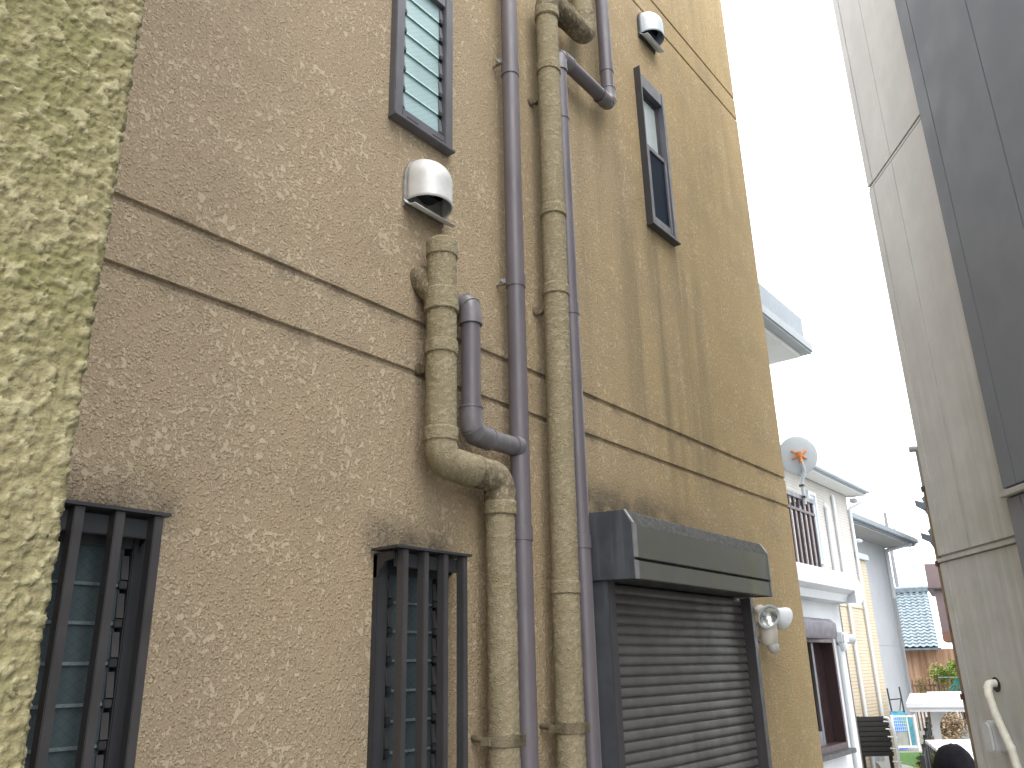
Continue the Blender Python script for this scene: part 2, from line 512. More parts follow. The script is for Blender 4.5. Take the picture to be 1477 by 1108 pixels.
for i in range(len(xb) - 1):
    for j in range(len(zb) - 1):
        if in_hole((xb[i] + xb[i + 1]) / 2, (zb[j][0] + zb[j + 1][0]) / 2): continue
        (z0, y0), (z1, y1) = zb[j], zb[j + 1]
        wall.add([(xb[i], y0, z0), (xb[i + 1], y0, z0), (xb[i + 1], y1, z1), (xb[i], y1, z1)], [(0, 1, 2, 3)])
for h in HOLES.values():                                   # reveals
    x0, x1, z0, z1 = h
    for a, b in (((x0, z0), (x0, z1)), ((x0, z1), (x1, z1)), ((x1, z1), (x1, z0)), ((x1, z0), (x0, z0))):
        wall.add([(a[0], 0, a[1]), (b[0], 0, b[1]), (b[0], 0.16, b[1]), (a[0], 0.16, a[1])], [(0, 1, 2, 3)])
# far end, back and top close the body
nz = len(zb)
wall.add([(WX1, y, z) for z, y in zb] + [(WX1, 6, z) for z, y in zb], [(i, nz + i, nz + i + 1, i + 1) for i in range(nz - 1)])
wall.add([(WX0, 6, 0), (WX1, 6, 0), (WX1, 6, WTOP), (WX0, 6, WTOP), (WX0, 0, WTOP), (WX1, 0, WTOP), (WX0, 0, 0)],
         [(1, 0, 3, 2), (2, 3, 4, 5), (0, 6, 4, 3)])
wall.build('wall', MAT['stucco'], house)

# the part of the house that comes forward beside the camera: real relief on the faces in view
pw = MB()
px0, px1, py, PTOP = -1.2, 0.299, -1.3, 8.7
def grid(mb, o, du, dv, nu, nv):
    o, du, dv = Vector(o), Vector(du), Vector(dv)
    n0 = len(mb.v)
    for i in range(nu + 1):
        for j in range(nv + 1):
            mb.v.append(tuple(o + du * (i / nu) + dv * (j / nv)))
    for i in range(nu):
        for j in range(nv):
            a = n0 + i * (nv + 1) + j
            mb.f.append((a, a + nv + 1, a + nv + 2, a + 1))
xsn = [px1 - 0.30 + 0.30 * i / 150 for i in range(151)]       # the outer corner is slightly rounded
prof = [(x, py) for x in xsn if x < px1 - 0.0095]
for k in range(6):
    an = R(-90 + 90 * k / 5)
    prof.append((px1 - 0.009 + 0.009 * math.cos(an), py + 0.009 + 0.009 * math.sin(an)))
prof += [(px1, py + 0.009 + 0.003 * k) for k in range(1, 40)]
zs = [2.3 + 1.6 * j / 800 for j in range(801)]
n0 = len(pw.v)
for (x, y) in prof:
    for z in zs: pw.v.append((x, y, z))
nv = len(zs)
for i in range(len(prof) - 1):
    for j in range(nv - 1):
        a = i * nv + j
        pw.f.append((a, a + nv, a + nv + 1, a + 1))
near = pw.build('projecting_wall', MAT['stucco_near'], house, smooth=179)
near['label'] = 'mossy yellow-green stucco wall coming forward'
displace(near, 0.0048, 60)
rest = MB()                                                 # the same wall beyond the finely built strip
e = prof[-1]
rest.add([(px0, py, 0), (prof[0][0], py, 0), (prof[0][0], py, PTOP), (px0, py, PTOP)], [(0, 1, 2, 3)])
for z0, z1 in ((0, 2.3), (3.9, PTOP)):
    rest.add([(prof[0][0], py, z0), (px1, py, z0), (px1, py, z1), (prof[0][0], py, z1)], [(0, 1, 2, 3)])
    rest.add([(px1, py, z0), (px1, e[1], z0), (px1, e[1], z1), (px1, py, z1)], [(0, 1, 2, 3)])
rest.add([(px1, e[1], 0), (px1, 0.02, 0), (px1, 0.02, PTOP), (px1, e[1], PTOP)], [(0, 1, 2, 3)])
rest.add([(px0, py, 0), (px0, py, PTOP), (px0, 6, PTOP), (px0, 6, 0)], [(0, 1, 2, 3)])
rest.add([(px0, py, PTOP), (px1, py, PTOP), (px1, 6, PTOP), (px0, 6, PTOP)], [(0, 1, 2, 3)])
rest.build('projecting_wall_body', MAT['stucco_near'], house)

def blade_mesh(w_, depth, tilt, name, mat, edge_mat, parent):
    """one glass blade lying in the window plane, its lower edge tipped outward"""
    m = MB()
    t = 0.004
    c, s = math.cos(tilt), math.sin(tilt)
    poly = [(0, 0), (depth * s, depth * c), (depth * s + t * c, depth * c - t * s), (t * c, -t * s)]
    m.prism([(p - 0.0, q) for p, q in poly], -w_ / 2, w_ / 2, 'x')
    nf = len(m.f)
    m.prism([(-0.0022, -0.001), (-0.0012, 0.0065), (0.001, 0.0065), (0.001, -0.001)], -w_ / 2 + 0.001, w_ / 2 - 0.001, 'x')   # pale strip paints in the light that shows in the lower edge
    o = m.build(name, mat, parent)
    o.data.materials.append(edge_mat)
    for i_, f in enumerate(o.data.polygons):
        if i_ >= nf or f.normal.z < -0.5: f.material_index = 1
    return o

def louver_window(x0, x1, z0, z1, stile, rail_t, rail_b, pitch, fy, fm, gm_, em, interior, tilt=R(3.2), label=None, drains=False):
    win = part('window', house)
    if label: win['label'] = label
    W0, W1, B, T = x0 - 0.018, x1 + 0.018, z0 - 0.024, z1 + 0.024
    fr = MB()
    fr.box(W0, W0 + stile, -fy, 0.07, B, T)
    fr.box(W1 - stile, W1, -fy, 0.07, B, T)
    fr.box(W0 + stile, W1 - stile, -fy + 0.003, 0.07, T - rail_t, T)
    fr.box(W0 + stile, W1 - stile, -fy + 0.003, 0.07, B, B + rail_b)
    fr.build('frame', fm, win, bev=0.003)
    MB().box(W0 - 0.004, W1 + 0.004, -fy - 0.012, -0.001, B - 0.012, B + 0.002).build('sill', fm, win, bev=0.002)
    MB().add([(x0, 0.13, z0), (x1, 0.13, z0), (x1, 0.13, z1), (x0, 0.13, z1)], [(0, 1, 2, 3)]).build('inner_blind', interior, win)
    ix0, ix1 = W0 + stile, W1 - stile
    iw = ix1 - ix0 - 0.03
    cx = (ix0 + ix1) / 2
    zt, zbm = T - rail_t, B + rail_b
    n = int(round((zt - zbm) / pitch))
    first = None; clip = None; strip = None
    for i in range(n):
        zc = zbm + 0.006 + i * pitch
        if first is None:
            first = blade_mesh(iw, pitch * 1.13, tilt, 'louver_blade', gm_, em, win)
            first.location = (cx, -0.012, zc)
            cm = MB(); cm.box(-0.0095, 0.0095, -0.012, 0.014, -0.006, 0.013)
            clip = cm.build('blade_clip', MAT['blade_clip'], win, bev=0.002)
            clip.location = (ix0 + 0.014, -0.01, zc)
            sm = MB(); sm.prism([(-0.004, 0.016), (0.004, pitch * 0.82), (0.010, pitch * 0.82), (0.004, 0.014)], -0.0085, 0.0085, 'x')
            strip = sm.build('clip_arm', MAT['clip_strip'] if drains else MAT['bronze_bar'], win)
            strip.location = (ix0 + 0.012, -0.016, zc)
        else:
            piece(first, win, 'louver_blade', (cx, -0.012, zc))
            piece(clip, win, 'blade_clip', (ix0 + 0.014, -0.01, zc))
            piece(strip, win, 'clip_arm', (ix0 + 0.012, -0.016, zc))
        piece(clip, win, 'blade_clip', (ix1 - 0.014, -0.01, zc))
        piece(strip, win, 'clip_arm', (ix1 - 0.012, -0.016, zc))
    if drains:
        for dx in (0.055, 0.2):
            dm = MB().box(W0 + stile + dx - 0.03, W0 + stile + dx + 0.03, -fy - 0.001, -fy + 0.004, B + 0.010, B + 0.018)
            dm.build('drain_cover', MAT['black'], win)
    return win

up = louver_window(*HOLES['upper'], 0.046, 0.065, 0.05, 0.0965, 0.034, MAT['greyframe'], MAT['louver'], MAT['edge_glint'], MAT['pale_in'],
                   label='grey louvred window with pale green wired glass blades', drains=True)

def grille(win, dx):
    bars = [1.847, 1.939, 2.032, 2.127]
    b = MB().box(-0.0115, 0.0115, -0.016, 0.016, 1.93, 2.967).build('grille_bar', MAT['bronze_bar'], win, bev=0.002, loc=(bars[0] + dx, -0.103, 0))
    for x in bars[1:]:
        piece(b, win, 'grille_bar', (x + dx, -0.103, 0))
    for z0 in (2.915, 1.985):
        MB().box(1.833 + dx, 2.14 + dx, -0.087, -0.075, z0, z0 + 0.045).build('grille_rail', MAT['bronze'], win, bev=0.002)
    MB().box(1.80 + dx, 2.153 + dx, -0.127, -0.006, 2.968, 2.976).build('head_flashing', MAT['bronze'], win)
    for x in (1.822, 2.142):
        br = MB()
        prof_ = [(-0.088, 2.962), (0.0, 2.962), (0.0, 2.885), (-0.02, 2.885), (-0.026, 2.905), (-0.042, 2.915), (-0.052, 2.932), (-0.088, 2.938)]
        br.prism(prof_, x - 0.005 + dx, x + 0.005 + dx, 'x')
        br.build('grille_bracket', MAT['bronze'], win, bev=0.001)

mw = louver_window(*HOLES['mid'], 0.05, 0.06, 0.05, 0.0885, 0.02, MAT['bronze'], MAT['louver_dim'], MAT['edge_glint_dim'], MAT['dark_in'],
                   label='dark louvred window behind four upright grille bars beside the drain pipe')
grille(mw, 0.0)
lw = louver_window(*HOLES['left'], 0.05, 0.06, 0.05, 0.0885, 0.02, MAT['bronze'], MAT['louver_dim'], MAT['edge_glint_dim'], MAT['dark_in'],
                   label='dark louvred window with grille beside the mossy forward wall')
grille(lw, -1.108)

# sash window
sw = part('window', house)
sw['label'] = 'narrow grey sash window with dark lower screen'
X0, X1, Z0, Z1 = 3.905, 4.232, 5.09, 6.195
f = MB()
f.box(X0, X0 + 0.032, -0.034, 0.08, Z0, Z1); f.box(X1 - 0.032, X1, -0.034, 0.08, Z0, Z1)
f.box(X0 + 0.032, X1 - 0.032, -0.031, 0.08, Z1 - 0.10, Z1); f.box(X0 + 0.032, X1 - 0.032, -0.031, 0.08, Z0, Z0 + 0.035)
f.build('frame', MAT['greyframe'], sw, bev=0.003)
f = MB(); a0, a1 = X0 + 0.036, X1 - 0.036
f.box(a0, a0 + 0.022, 0.005, 0.03, 5.62, 6.09); f.box(a1 - 0.022, a1, 0.005, 0.03, 5.62, 6.09)
f.box(a0 + 0.022, a1 - 0.022, 0.007, 0.03, 6.065, 6.09); f.box(a0 + 0.022, a1 - 0.022, 0.007, 0.03, 5.62, 5.64)
f.build('upper_sash', MAT['bronze_bar'], sw, bev=0.002)
MB().box(a0 + 0.02, a1 - 0.02, 0.015, 0.021, 5.63, 6.075).build('upper_pane', MAT['pane_frost'], sw)
f = MB()
f.box(a0, a0 + 0.028, -0.028, 0.0, 5.128, 5.67); f.box(a1 - 0.028, a1, -0.028, 0.0, 5.128, 5.67)
f.box(a0 + 0.028, a1 - 0.028, -0.026, 0.0, 5.64, 5.67); f.box(a0 + 0.028, a1 - 0.028, -0.026, 0.0, 5.128, 5.165)
f.build('lower_sash', MAT['greyframe'], sw, bev=0.002)
MB().box(a0 + 0.025, a1 - 0.025, -0.018, -0.014, 5.15, 5.65).build('lower_pane', MAT['pane_screen'], sw)
MB().box(X0 - 0.012, X1 + 0.012, -0.05, -0.001, Z0 - 0.014, Z0 - 0.002).build('sill', MAT['bronze_bar'], sw, bev=0.002)
MB().box(X0 - 0.006, X0 - 0.0005, -0.045, -0.001, Z0, Z1 + 0.03).build('side_flashing', MAT['bronze'], sw)
MB().add([(3.925, 0.14, 5.12), (4.21, 0.14, 5.12), (4.21, 0.14, 6.1), (3.925, 0.14, 6.1)], [(0, 1, 2, 3)]).build('inner_blind', MAT['dark_in'], sw)

# roller shutter
sh = part('roller_shutter', house)
sh['label'] = 'closed brown roller shutter under a boxed hood'
BX0, BX1, BY = 3.04, 4.52, -0.25
side = [(-0.001, 2.953), (-0.232, 2.945), (BY, 2.945), (BY, 3.175), (-0.215, 3.236), (-0.001, 3.246)]
MB().prism(side, BX0, BX0 + 0.012, 'x').build('box_end', MAT['boxside'], sh, bev=0.002)
MB().prism(side, BX1 - 0.012, BX1, 'x').build('box_end', MAT['boxside'], sh, bev=0.002)
edge = MAT['edge'] = paint('box_edge_trim', (0.20, 0.20, 0.20), 0.4, 0.15, 10)
for xa, xb_ in ((BX0 + 0.001, BX0 + 0.033), (BX1 - 0.015, BX1 - 0.001)):
    MB().box(xa, xb_, BY - 0.004, BY + 0.003, 3.033, 3.176).build('edge_trim', edge, sh, bev=0.0015)
    MB().box(xa, xb_, BY - 0.004, BY + 0.003, 2.944, 3.022).build('edge_trim', edge, sh, bev=0.0015)
    MB().prism([(BY - 0.003, 3.178), (-0.214, 3.240), (-0.214, 3.232), (BY + 0.004, 3.172)], xa, xb_ - 0.012 if xa < 4 else xb_, 'x').build('edge_trim', edge, sh)
MB().box(BX0 + 0.0335, BX1 - 0.0155, BY, BY + 0.01, 3.033, 3.172).build('front_panel', MAT['boxfront'], sh, bev=0.003)
MB().box(BX0 + 0.0335, BX1 - 0.0155, BY + 0.001, BY + 0.01, 2.946, 3.022).build('front_panel', MAT['boxfront'], sh, bev=0.003)
MB().box(BX0 + 0.0125, BX1 - 0.0125, BY + 0.012, BY + 0.02, 2.96, 3.17).build('inner_plate', MAT['black'], sh)
tp = MB()
for i in range(120):
    for j in range(12):
        pass
n0 = 0
def top_at(t):
    P_ = [(BY + 0.002, 3.170), (-0.215, 3.232), (-0.004, 3.243)]
    if t < 0.25:
        s = t / 0.25; a, b = P_[0], P_[1]
    else:
        s = (t - 0.25) / 0.75; a, b = P_[1], P_[2]
    return a[0] + (b[0] - a[0]) * s, a[1] + (b[1] - a[1]) * s
NU, NV = 300, 24
for i in range(NU + 1):
    x = BX0 + 0.0335 + (BX1 - 0.0155 - BX0 - 0.0335) * i / NU
    for j in range(NV + 1):
        y_, z_ = top_at(j / NV)
        tp.v.append((x, y_, z_))
arr = np.array(tp.v)
hh = fbm(arr, 38, 3, 0.6)
lump = np.clip((hh - 0.42) / 0.2, 0, 1) * 0.0045 * np.clip((arr[:, 1] - BY) / 0.03, 0, 1)
arr[:, 2] += lump
tp.v = [tuple(q) for q in arr]
for i in range(NU):
    for j in range(NV):
        a = i * (NV + 1) + j
        tp.f.append((a, a + NV + 1, a + NV + 2, a + 1))
tp.build('box_top', MAT['boxtop'], sh, smooth=179)
MB().box(BX0 + 0.013, BX1 - 0.013, -0.24, -0.022, 2.953, 2.958).build('box_underside', MAT['bronze'], sh)
for (xa, xb_) in ((3.062, 3.117), (4.553, 4.606)):
    r_ = MB()
    r_.box(xa, xb_, -0.102, -0.02, 1.45, 2.952)
    r_.build('guide_rail', MAT['bronze_bar'], sh, bev=0.003)
MB().box(3.0605, 3.0615, -0.101, -0.002, 1.45, 2.95).build('rail_side', MAT['boxside'], sh)
pit = 0.0432
zt = 2.948
sp = [(-0.042, 0.0), (-0.047, -0.003), (-0.0505, -0.008), (-0.053, -0.026), (-0.0525, -0.034), (-0.048, -0.0385), (-0.042, -0.041), (-0.042, -0.0432)]
s0 = MB().sweep([(a, b) for a, b in sp], 3.1175, 4.542, 'x').build('slat', MAT['slat'], sh, smooth=50, loc=(0, 0, zt))
for i in range(1, 34):
    piece(s0, sh, 'slat', (0, 0, zt - i * pit))
MB().box(3.1175, 4.552, -0.029, -0.022, 1.46, 2.95).build('shutter_backing', MAT['black'], sh)

# ------------------------------------------------------------------ drain pipes under the same coat
def coated(name, root, path, r, seg=44, step=0.0065, mat='stucco_pipe', amt=0.0042, caps=True):
    o = MB().tube(path, r, seg, caps, step).build(name, MAT[mat], root, smooth=179)
    displace(o, amt, 62)
    return o
PR, PY = 0.0555, -0.105
def collar(root, c, axis, r, length, mat='stucco_pipe'):
    c = Vector(c); a = Vector(axis)
    return coated('collar', root, [c - a * length / 2, c + a * length / 2], r, step=0.006, mat=mat, amt=0.0042)
def wall_bracket(root, x, z, y_to, name='bracket'):
    m = MB()
    m.tube([(x - 0.01, 0.004, z + 0.004), (x - 0.006, y_to * 0.5, z - 0.004), (x, y_to, z)], 0.0075, 10)
    m.lathe([(0.0, 0), (0.022, 0), (0.020, 0.012), (0.0, 0.014)], Matrix.Translation((x - 0.01, 0, z + 0.004)) @ Matrix.Rotation(R(90), 4, 'X'), 14)
    m.box(x - 0.014, x + 0.014, y_to * 0.55 - 0.008, y_to * 0.55 + 0.008, z - 0.014, z + 0.010)
    o = m.build(name, MAT['stucco_bend'], root, bev=0)
    at = o.data.attributes.new('island', 'FLOAT', 'POINT')
    return o
def strap(root, x, y, z, r):
    m = MB()
    m.lathe([(r, -0.019), (r + 0.005, -0.019), (r + 0.006, 0.0), (r + 0.005, 0.019), (r, 0.019)], Matrix.Translation((x, y, z)), 32)
    m.box(x + 0.012, x + 0.028, y - r - 0.018, y - r + 0.008, z - 0.017, z + 0.018)
    m.box(x - r * 0.9 - 0.016, x - r * 0.5, y + 0.008, y + 0.05, z - 0.015, z + 0.012)
    m.tube([(x - r * 0.7, y + 0.04, z), (x - r * 0.75, 0.0, z + 0.006)], 0.011, 10)
    o = m.build('pipe_strap', MAT['stucco_bend'], root, bev=0.0015)
    o.data.attributes.new('island', 'FLOAT', 'POINT')
    return o

XL, XL2 = 2.015, 2.336
dl = thing('drain_pipe', (XL2, PY, 0), 'stucco-coated drain pipe that jogs sideways and ends in a capped top below the vent hood', 'pipe')
coated('pipe', dl, [(XL, PY, 3.36), (XL, PY, 4.075)], PR)
coated('pipe', dl, [(XL2, PY, 0.25), (XL2, PY, 3.19)], PR - 0.001)
coated('pipe_bend', dl, bend([(XL, PY, 3.40), (XL, PY, 3.285), (2.19, PY, 3.278)], 0.10, 10), PR + 0.003)
coated('pipe_bend', dl, bend([(2.15, PY, 3.28), (XL2, PY, 3.275), (XL2, PY, 3.15)], 0.095, 10), PR + 0.003, mat='stucco_bend', amt=0.007)
collar(dl, (XL, PY, 4.10), (0, 0, 1), PR + 0.004, 0.065)
MB().lathe([(0.0, 0.004), (PR - 0.004, 0.006), (PR + 0.002, 0.0), (PR + 0.003, -0.01)], Matrix.Translation((XL, PY, 4.133)), 36).build('cap', MAT['stucco_bend'], dl, smooth=40)
collar(dl, (XL, PY, 3.885), (0, 0, 1), PR + 0.008, 0.085)
collar(dl, (XL, PY, 3.70), (0, 0, 1), PR + 0.005, 0.05)
collar(dl, (XL, PY, 3.375), (0, 0, 1), PR + 0.006, 0.05)
collar(dl, (XL2, PY, 3.16), (0, 0, 1), PR + 0.006, 0.05)
coated('branch', dl, bend([(XL - 0.012, 0.01, 4.02), (XL - 0.004, -0.045, 3.965), (XL, PY, 3.90)], 0.03, 4), PR - 0.003, mat='stucco_bend', amt=0.005)
wall_bracket(dl, XL, 3.64, PY + PR)
strap(dl, XL2, PY, 2.375, PR)

drr = thing('drain_pipe', (2.73, PY, 0), 'tall straight stucco-coated drain pipe bending sideways at its top beside the plum downpipe', 'pipe')
XR0, XR1, XR2 = 2.725, 2.788, 3.165
def xr(z): return XR0 + (XR1 - XR0) * (z - 2.2) / 3.6
coated('pipe', drr, [(xr(0.2), PY, 0.2), (xr(2.9), PY, 2.9), (xr(5.80), PY, 5.80)], PR)
ZT = 5.895
coated('pipe_bend', drr, bend([(xr(5.76), PY, 5.74), (xr(5.9), PY, ZT), (2.97, PY, ZT + 0.004)], 0.11, 12), PR + 0.004, mat='stucco_bend', amt=0.005)
coated('pipe_bend', drr, bend([(2.93, PY, ZT + 0.003), (XR2, PY, ZT + 0.008), (XR2, PY, 6.05)], 0.09, 12), PR + 0.004, mat='stucco_bend', amt=0.005)
coated('pipe', drr, [(XR2, PY + 0.012, 6.0), (XR2, PY + 0.03, 8.6)], PR, step=0.012)
for z, dr in ((5.775, 0.0075), (5.43, 0.005), (4.607, 0.006), (4.20, 0.005), (2.90, 0.004)):
    collar(drr, (xr(z), PY, z), (0, 0, 1), PR + dr, 0.05)
collar(drr, (2.955, PY, ZT + 0.004), (1, 0, 0), PR + 0.008, 0.04, 'stucco_bend')
for z in (5.27, 4.12):
    wall_bracket(drr, xr(z) - 0.01, z, PY + PR)
strap(drr, xr(2.39), PY, 2.39, PR)

# ------------------------------------------------------------------ plum downpipes
QR, QY = 0.0385, -0.083
def ring(root, c, axis, r=QR):
    m = MB()
    q = Vector(axis).to_track_quat('Z', 'Y').to_matrix().to_4x4()
    m.lathe([(r - 0.002, -0.028), (r + 0.0032, -0.028), (r + 0.0036, 0.026), (r - 0.002, 0.028)], Matrix.Translation(c) @ q, 28)
    return m.build('coupling', MAT['plum'], root, smooth=30)
def clip(root, x, z):
    m = MB()
    m.tube([(x - 0.012, 0.002, z), (x - 0.010, QY + QR - 0.01, z)], 0.006, 10)
    m.box(x - 0.03, x - 0.012, -0.058, -0.028, z - 0.012, z + 0.012)
    m.box(x - 0.045, x - 0.028, -0.047, -0.040, z - 0.006, z + 0.008)
    return m.build('clip', MAT['steel'], root, bev=0.001)
XB = 2.493
d1 = thing('downpipe', (XB, QY, 0), 'plum plastic downpipe with a side branch, between the two stucco-coated drain pipes', 'downpipe')
MB().tube([(XB, QY, 0.2), (XB, QY, 3.09), (XB + 0.002, QY, 5.24), (XB + 0.006, QY, 8.7)], QR, 32).build('pipe', MAT['plum'], d1, smooth=60)
for z in (3.09, 4.155, 5.245, 6.3):
    ring(d1, (XB + 0.001, QY, z), (0, 0, 1))
for z in (5.30, 4.155):
    clip(d1, XB - 0.01, z)
XS, ZS = 2.203, 3.425
MB().tube([(XS, QY, ZS + 0.085), (XS, QY, 3.87)], QR - 0.0015, 28).build('branch', MAT['plum'], d1, smooth=60)
MB().tube([(XS + 0.07, QY, ZS), (XB - 0.022, QY, ZS + 0.001)], QR - 0.0015, 28).build('branch', MAT['plum_elbow'], d1, smooth=60)
def mitre_elbow(root, a, b, c, r, name='elbow'):
    """plastic elbow of three straight facets with raised rims"""
    P_ = bend([a, b, c], (Vector(a) - Vector(b)).length * 0.8, 3)
    o = MB().tube(P_, r, 28).build(name, MAT['plum_elbow'], root, smooth=25)
    for i, (q, nx) in enumerate(((P_[0], P_[1]), (P_[-1], P_[-2]), (P_[2], P_[3]), (P_[3], P_[4]))):
        m = MB()
        ax = (Vector(nx) - Vector(q)).normalized().to_track_quat('Z', 'Y').to_matrix().to_4x4()
        m.lathe([(r - 0.002, -0.004), (r + 0.0025, -0.004), (r + 0.0025, 0.004), (r - 0.002, 0.004)], Matrix.Translation(q) @ ax, 28)
        m.build('elbow_rim', MAT['plum_elbow'], o, smooth=30)
    return o
mitre_elbow(d1, (XS, QY, ZS + 0.10), (XS, QY, ZS), (XS + 0.10, QY, ZS), QR + 0.004)
mitre_elbow(d1, (XS, QY, 3.865), (XS, QY, 3.955), (XS - 0.004, 0.004, 3.962), QR + 0.004)
MB().lathe([(QR + 0.006, 0), (QR + 0.007, 0.012), (QR + 0.001, 0.03)], Matrix.Translation((XB - 0.012, QY, ZS + 0.001)) @ Matrix.Rotation(R(-90), 4, 'Y'), 28).build('saddle', MAT['plum_elbow'], d1, smooth=40)

d2 = thing('downpipe', (2.91, -0.075, 0), 'plum plastic downpipe with a sideways offset near the sash window, running down beside the shutter', 'downpipe')
XT, TY, XU, ZU = 2.908, -0.077, 3.414, 5.625
def xt(z): return XT + 0.004 * (z - 2.2)
MB().tube([(xt(0.2), TY, 0.2), (xt(3.1), TY, 3.1), (xt(ZU - 0.05), TY, ZU - 0.05)], QR - 0.001, 32).build('pipe', MAT['plum'], d2, smooth=60)
MB().tube([(XT + 0.055, TY, ZU + 0.004), (XU - 0.045, TY - 0.004, ZU - 0.008)], QR - 0.001, 32).build('cross_pipe', MAT['plum'], d2, smooth=60)
MB().tube([(XU, TY, ZU + 0.03), (XU + 0.012, TY, 8.7)], QR - 0.0005, 32).build('pipe', MAT['plum'], d2, smooth=60)
for z in (3.10, 4.17, 5.25):
    ring(d2, (xt(z), TY, z), (0, 0, 1), QR - 0.001)
ring(d2, (XU + 0.001, TY, 5.86), (0, 0, 1), QR - 0.0005)
mitre_elbow(d2, (xt(ZU), TY, ZU - 0.10), (xt(ZU), TY, ZU + 0.004), (XT + 0.105, TY, ZU + 0.004), QR + 0.0035)
mitre_elbow(d2, (XU - 0.095, TY - 0.003, ZU - 0.008), (XU, TY - 0.002, ZU - 0.010), (XU, TY, ZU + 0.09), QR + 0.0035)

# ------------------------------------------------------------------ vent hoods
def vent_hood(cx, zr, label, mat, w_=0.097, proj=0.125, hgt=0.205, lip=True):
    t = thing('vent_hood', (cx, 0, zr), label, 'vent', 'vent hoods on the stucco wall')
    m = MB()
    nu, nv_ = 28, 16
    for j in range(nv_ + 1):
        s = j / nv_
        if s < 0.5:
            z_, kx, ky = zr + hgt * 0.5 * (s / 0.5), 1.0, 1.0
        else:
            an = (s - 0.5) / 0.5 * math.pi / 2
            z_ = zr + hgt * 0.5 + hgt * 0.5 * math.sin(an)
            kx = ky = max(0.02, math.cos(an))
            kx = kx ** 0.75
        for i in range(nu + 1):
            a = math.pi * i / nu
            m.v.append((cx - w_ * kx * math.cos(a), -0.012 - (proj - 0.012) * ky * math.sin(a) ** 0.85, z_))
    for j in range(nv_):
        for i in range(nu):
            a = j * (nu + 1) + i
            m.f.append((a, a + 1, a + nu + 2, a + nu + 1))
    m.build('hood', mat, t, smooth=60, solid=0.0025)
    bp = MB()
    poly = [(cx - w_ - 0.014, zr - 0.03)] + [(cx - w_ - 0.014, zr + hgt * 0.45)]
    for i in range(1, 12):
        a = math.pi * i / 12
        poly.append((cx - (w_ + 0.014) * math.cos(a), zr + hgt * 0.45 + (hgt * 0.62) * math.sin(a)))
    poly += [(cx + w_ + 0.014, zr + hgt * 0.45), (cx + w_ + 0.014, zr - 0.03)]
    bp.prism(poly, -0.012, 0.002, 'y')
    bp.build('back_plate', MAT['steel'] if lip else MAT['bronze_bar'], t, smooth=30)
    du = MB()
    du.lathe([(0.062, -0.015), (0.062, 0.05), (0.056, 0.05), (0.056, -0.03), (0.0, -0.03)], Matrix.Translation((cx, -0.012, zr + 0.085)) @ Matrix.Rotation(R(90), 4, 'X'), 24)
    du.build('duct', MAT['black'], t, smooth=30)
    tr = MB()
    tr.sweep([(-0.012, zr - 0.004), (-0.022, zr - 0.022), (-0.046, zr - 0.040), (-0.075, zr - 0.046)], cx - w_ - 0.018, cx + w_ + 0.018, 'x')
    tr.build('drip_lip', mat, t, smooth=60, solid=0.0025)
    for i in range(4):
        MB().box(cx - 0.06 + i * 0.04 - 0.009, cx - 0.06 + i * 0.04 + 0.009, -0.0145, -0.0125, zr + 0.001, zr + 0.006).build('slot', MAT['black'], t)
    return t
vent_hood(2.013, 4.312, 'silver vent hood right below the louvred window', MAT['hood'])
vent_hood(4.118, 6.585, 'bluish vent hood above the narrow sash window', MAT['hood_b'], lip=False)

# ------------------------------------------------------------------ floodlight
MAT['ivory'] = paint('ivory_plastic', (0.62, 0.58, 0.50), 0.45, 0.06, 20, dirt=((0.42, 0.39, 0.33), 0.3))
MAT['greyplastic'] = paint('grey_plastic', (0.47, 0.46, 0.43), 0.45, 0.06, 20)
MAT['lampwhite'] = paint('lamp_white', (0.66, 0.68, 0.70), 0.35, 0.05, 20)
MAT['reflector'] = paint('lamp_reflector', (0.75, 0.75, 0.72), 0.22, 0.1, 40, metal=0.9, bump=0.6, bsc=70)
fl = thing('floodlight', (4.86, 0, 2.78), 'white twin-lamp sensor floodlight beside the shutter box', 'light')
FX, FZ = 4.805, 2.795
def axis_m(p, d):
    return Matrix.Translation(p) @ Vector(d).to_track_quat('Z', 'Y').to_matrix().to_4x4()
m = MB().lathe([(0.0, 0.0), (0.058, 0.0), (0.06, 0.01), (0.055, 0.022), (0.0, 0.024)], axis_m((FX + 0.03, 0.0, FZ - 0.02), (0, -1, 0)), 28)
m.build('base', MAT['bronze_bar'], fl, smooth=40)
m = MB().tube([(FX + 0.015, -0.075, FZ + 0.085), (FX + 0.014, -0.077, FZ + 0.065), (FX + 0.012, -0.08, FZ + 0.03), (FX + 0.01, -0.083, FZ - 0.03), (FX + 0.008, -0.083, FZ - 0.085), (FX + 0.008, -0.083, FZ - 0.10)],
              [0.022, 0.042, 0.052, 0.052, 0.046, 0.03], 24)
m.tube([(FX + 0.025, 0.0, FZ - 0.02), (FX + 0.015, -0.07, FZ - 0.02)], 0.038, 20)
m.build('body', MAT['ivory'], fl, smooth=70)
m = MB().lathe([(0.032, 0.0), (0.033, 0.02), (0.030, 0.036), (0.020, 0.05), (0.0, 0.056)], axis_m((FX + 0.008, -0.095, FZ - 0.09), (0.1, -0.35, -1)), 24)
m.build('sensor', MAT['greyplastic'], fl, smooth=60)
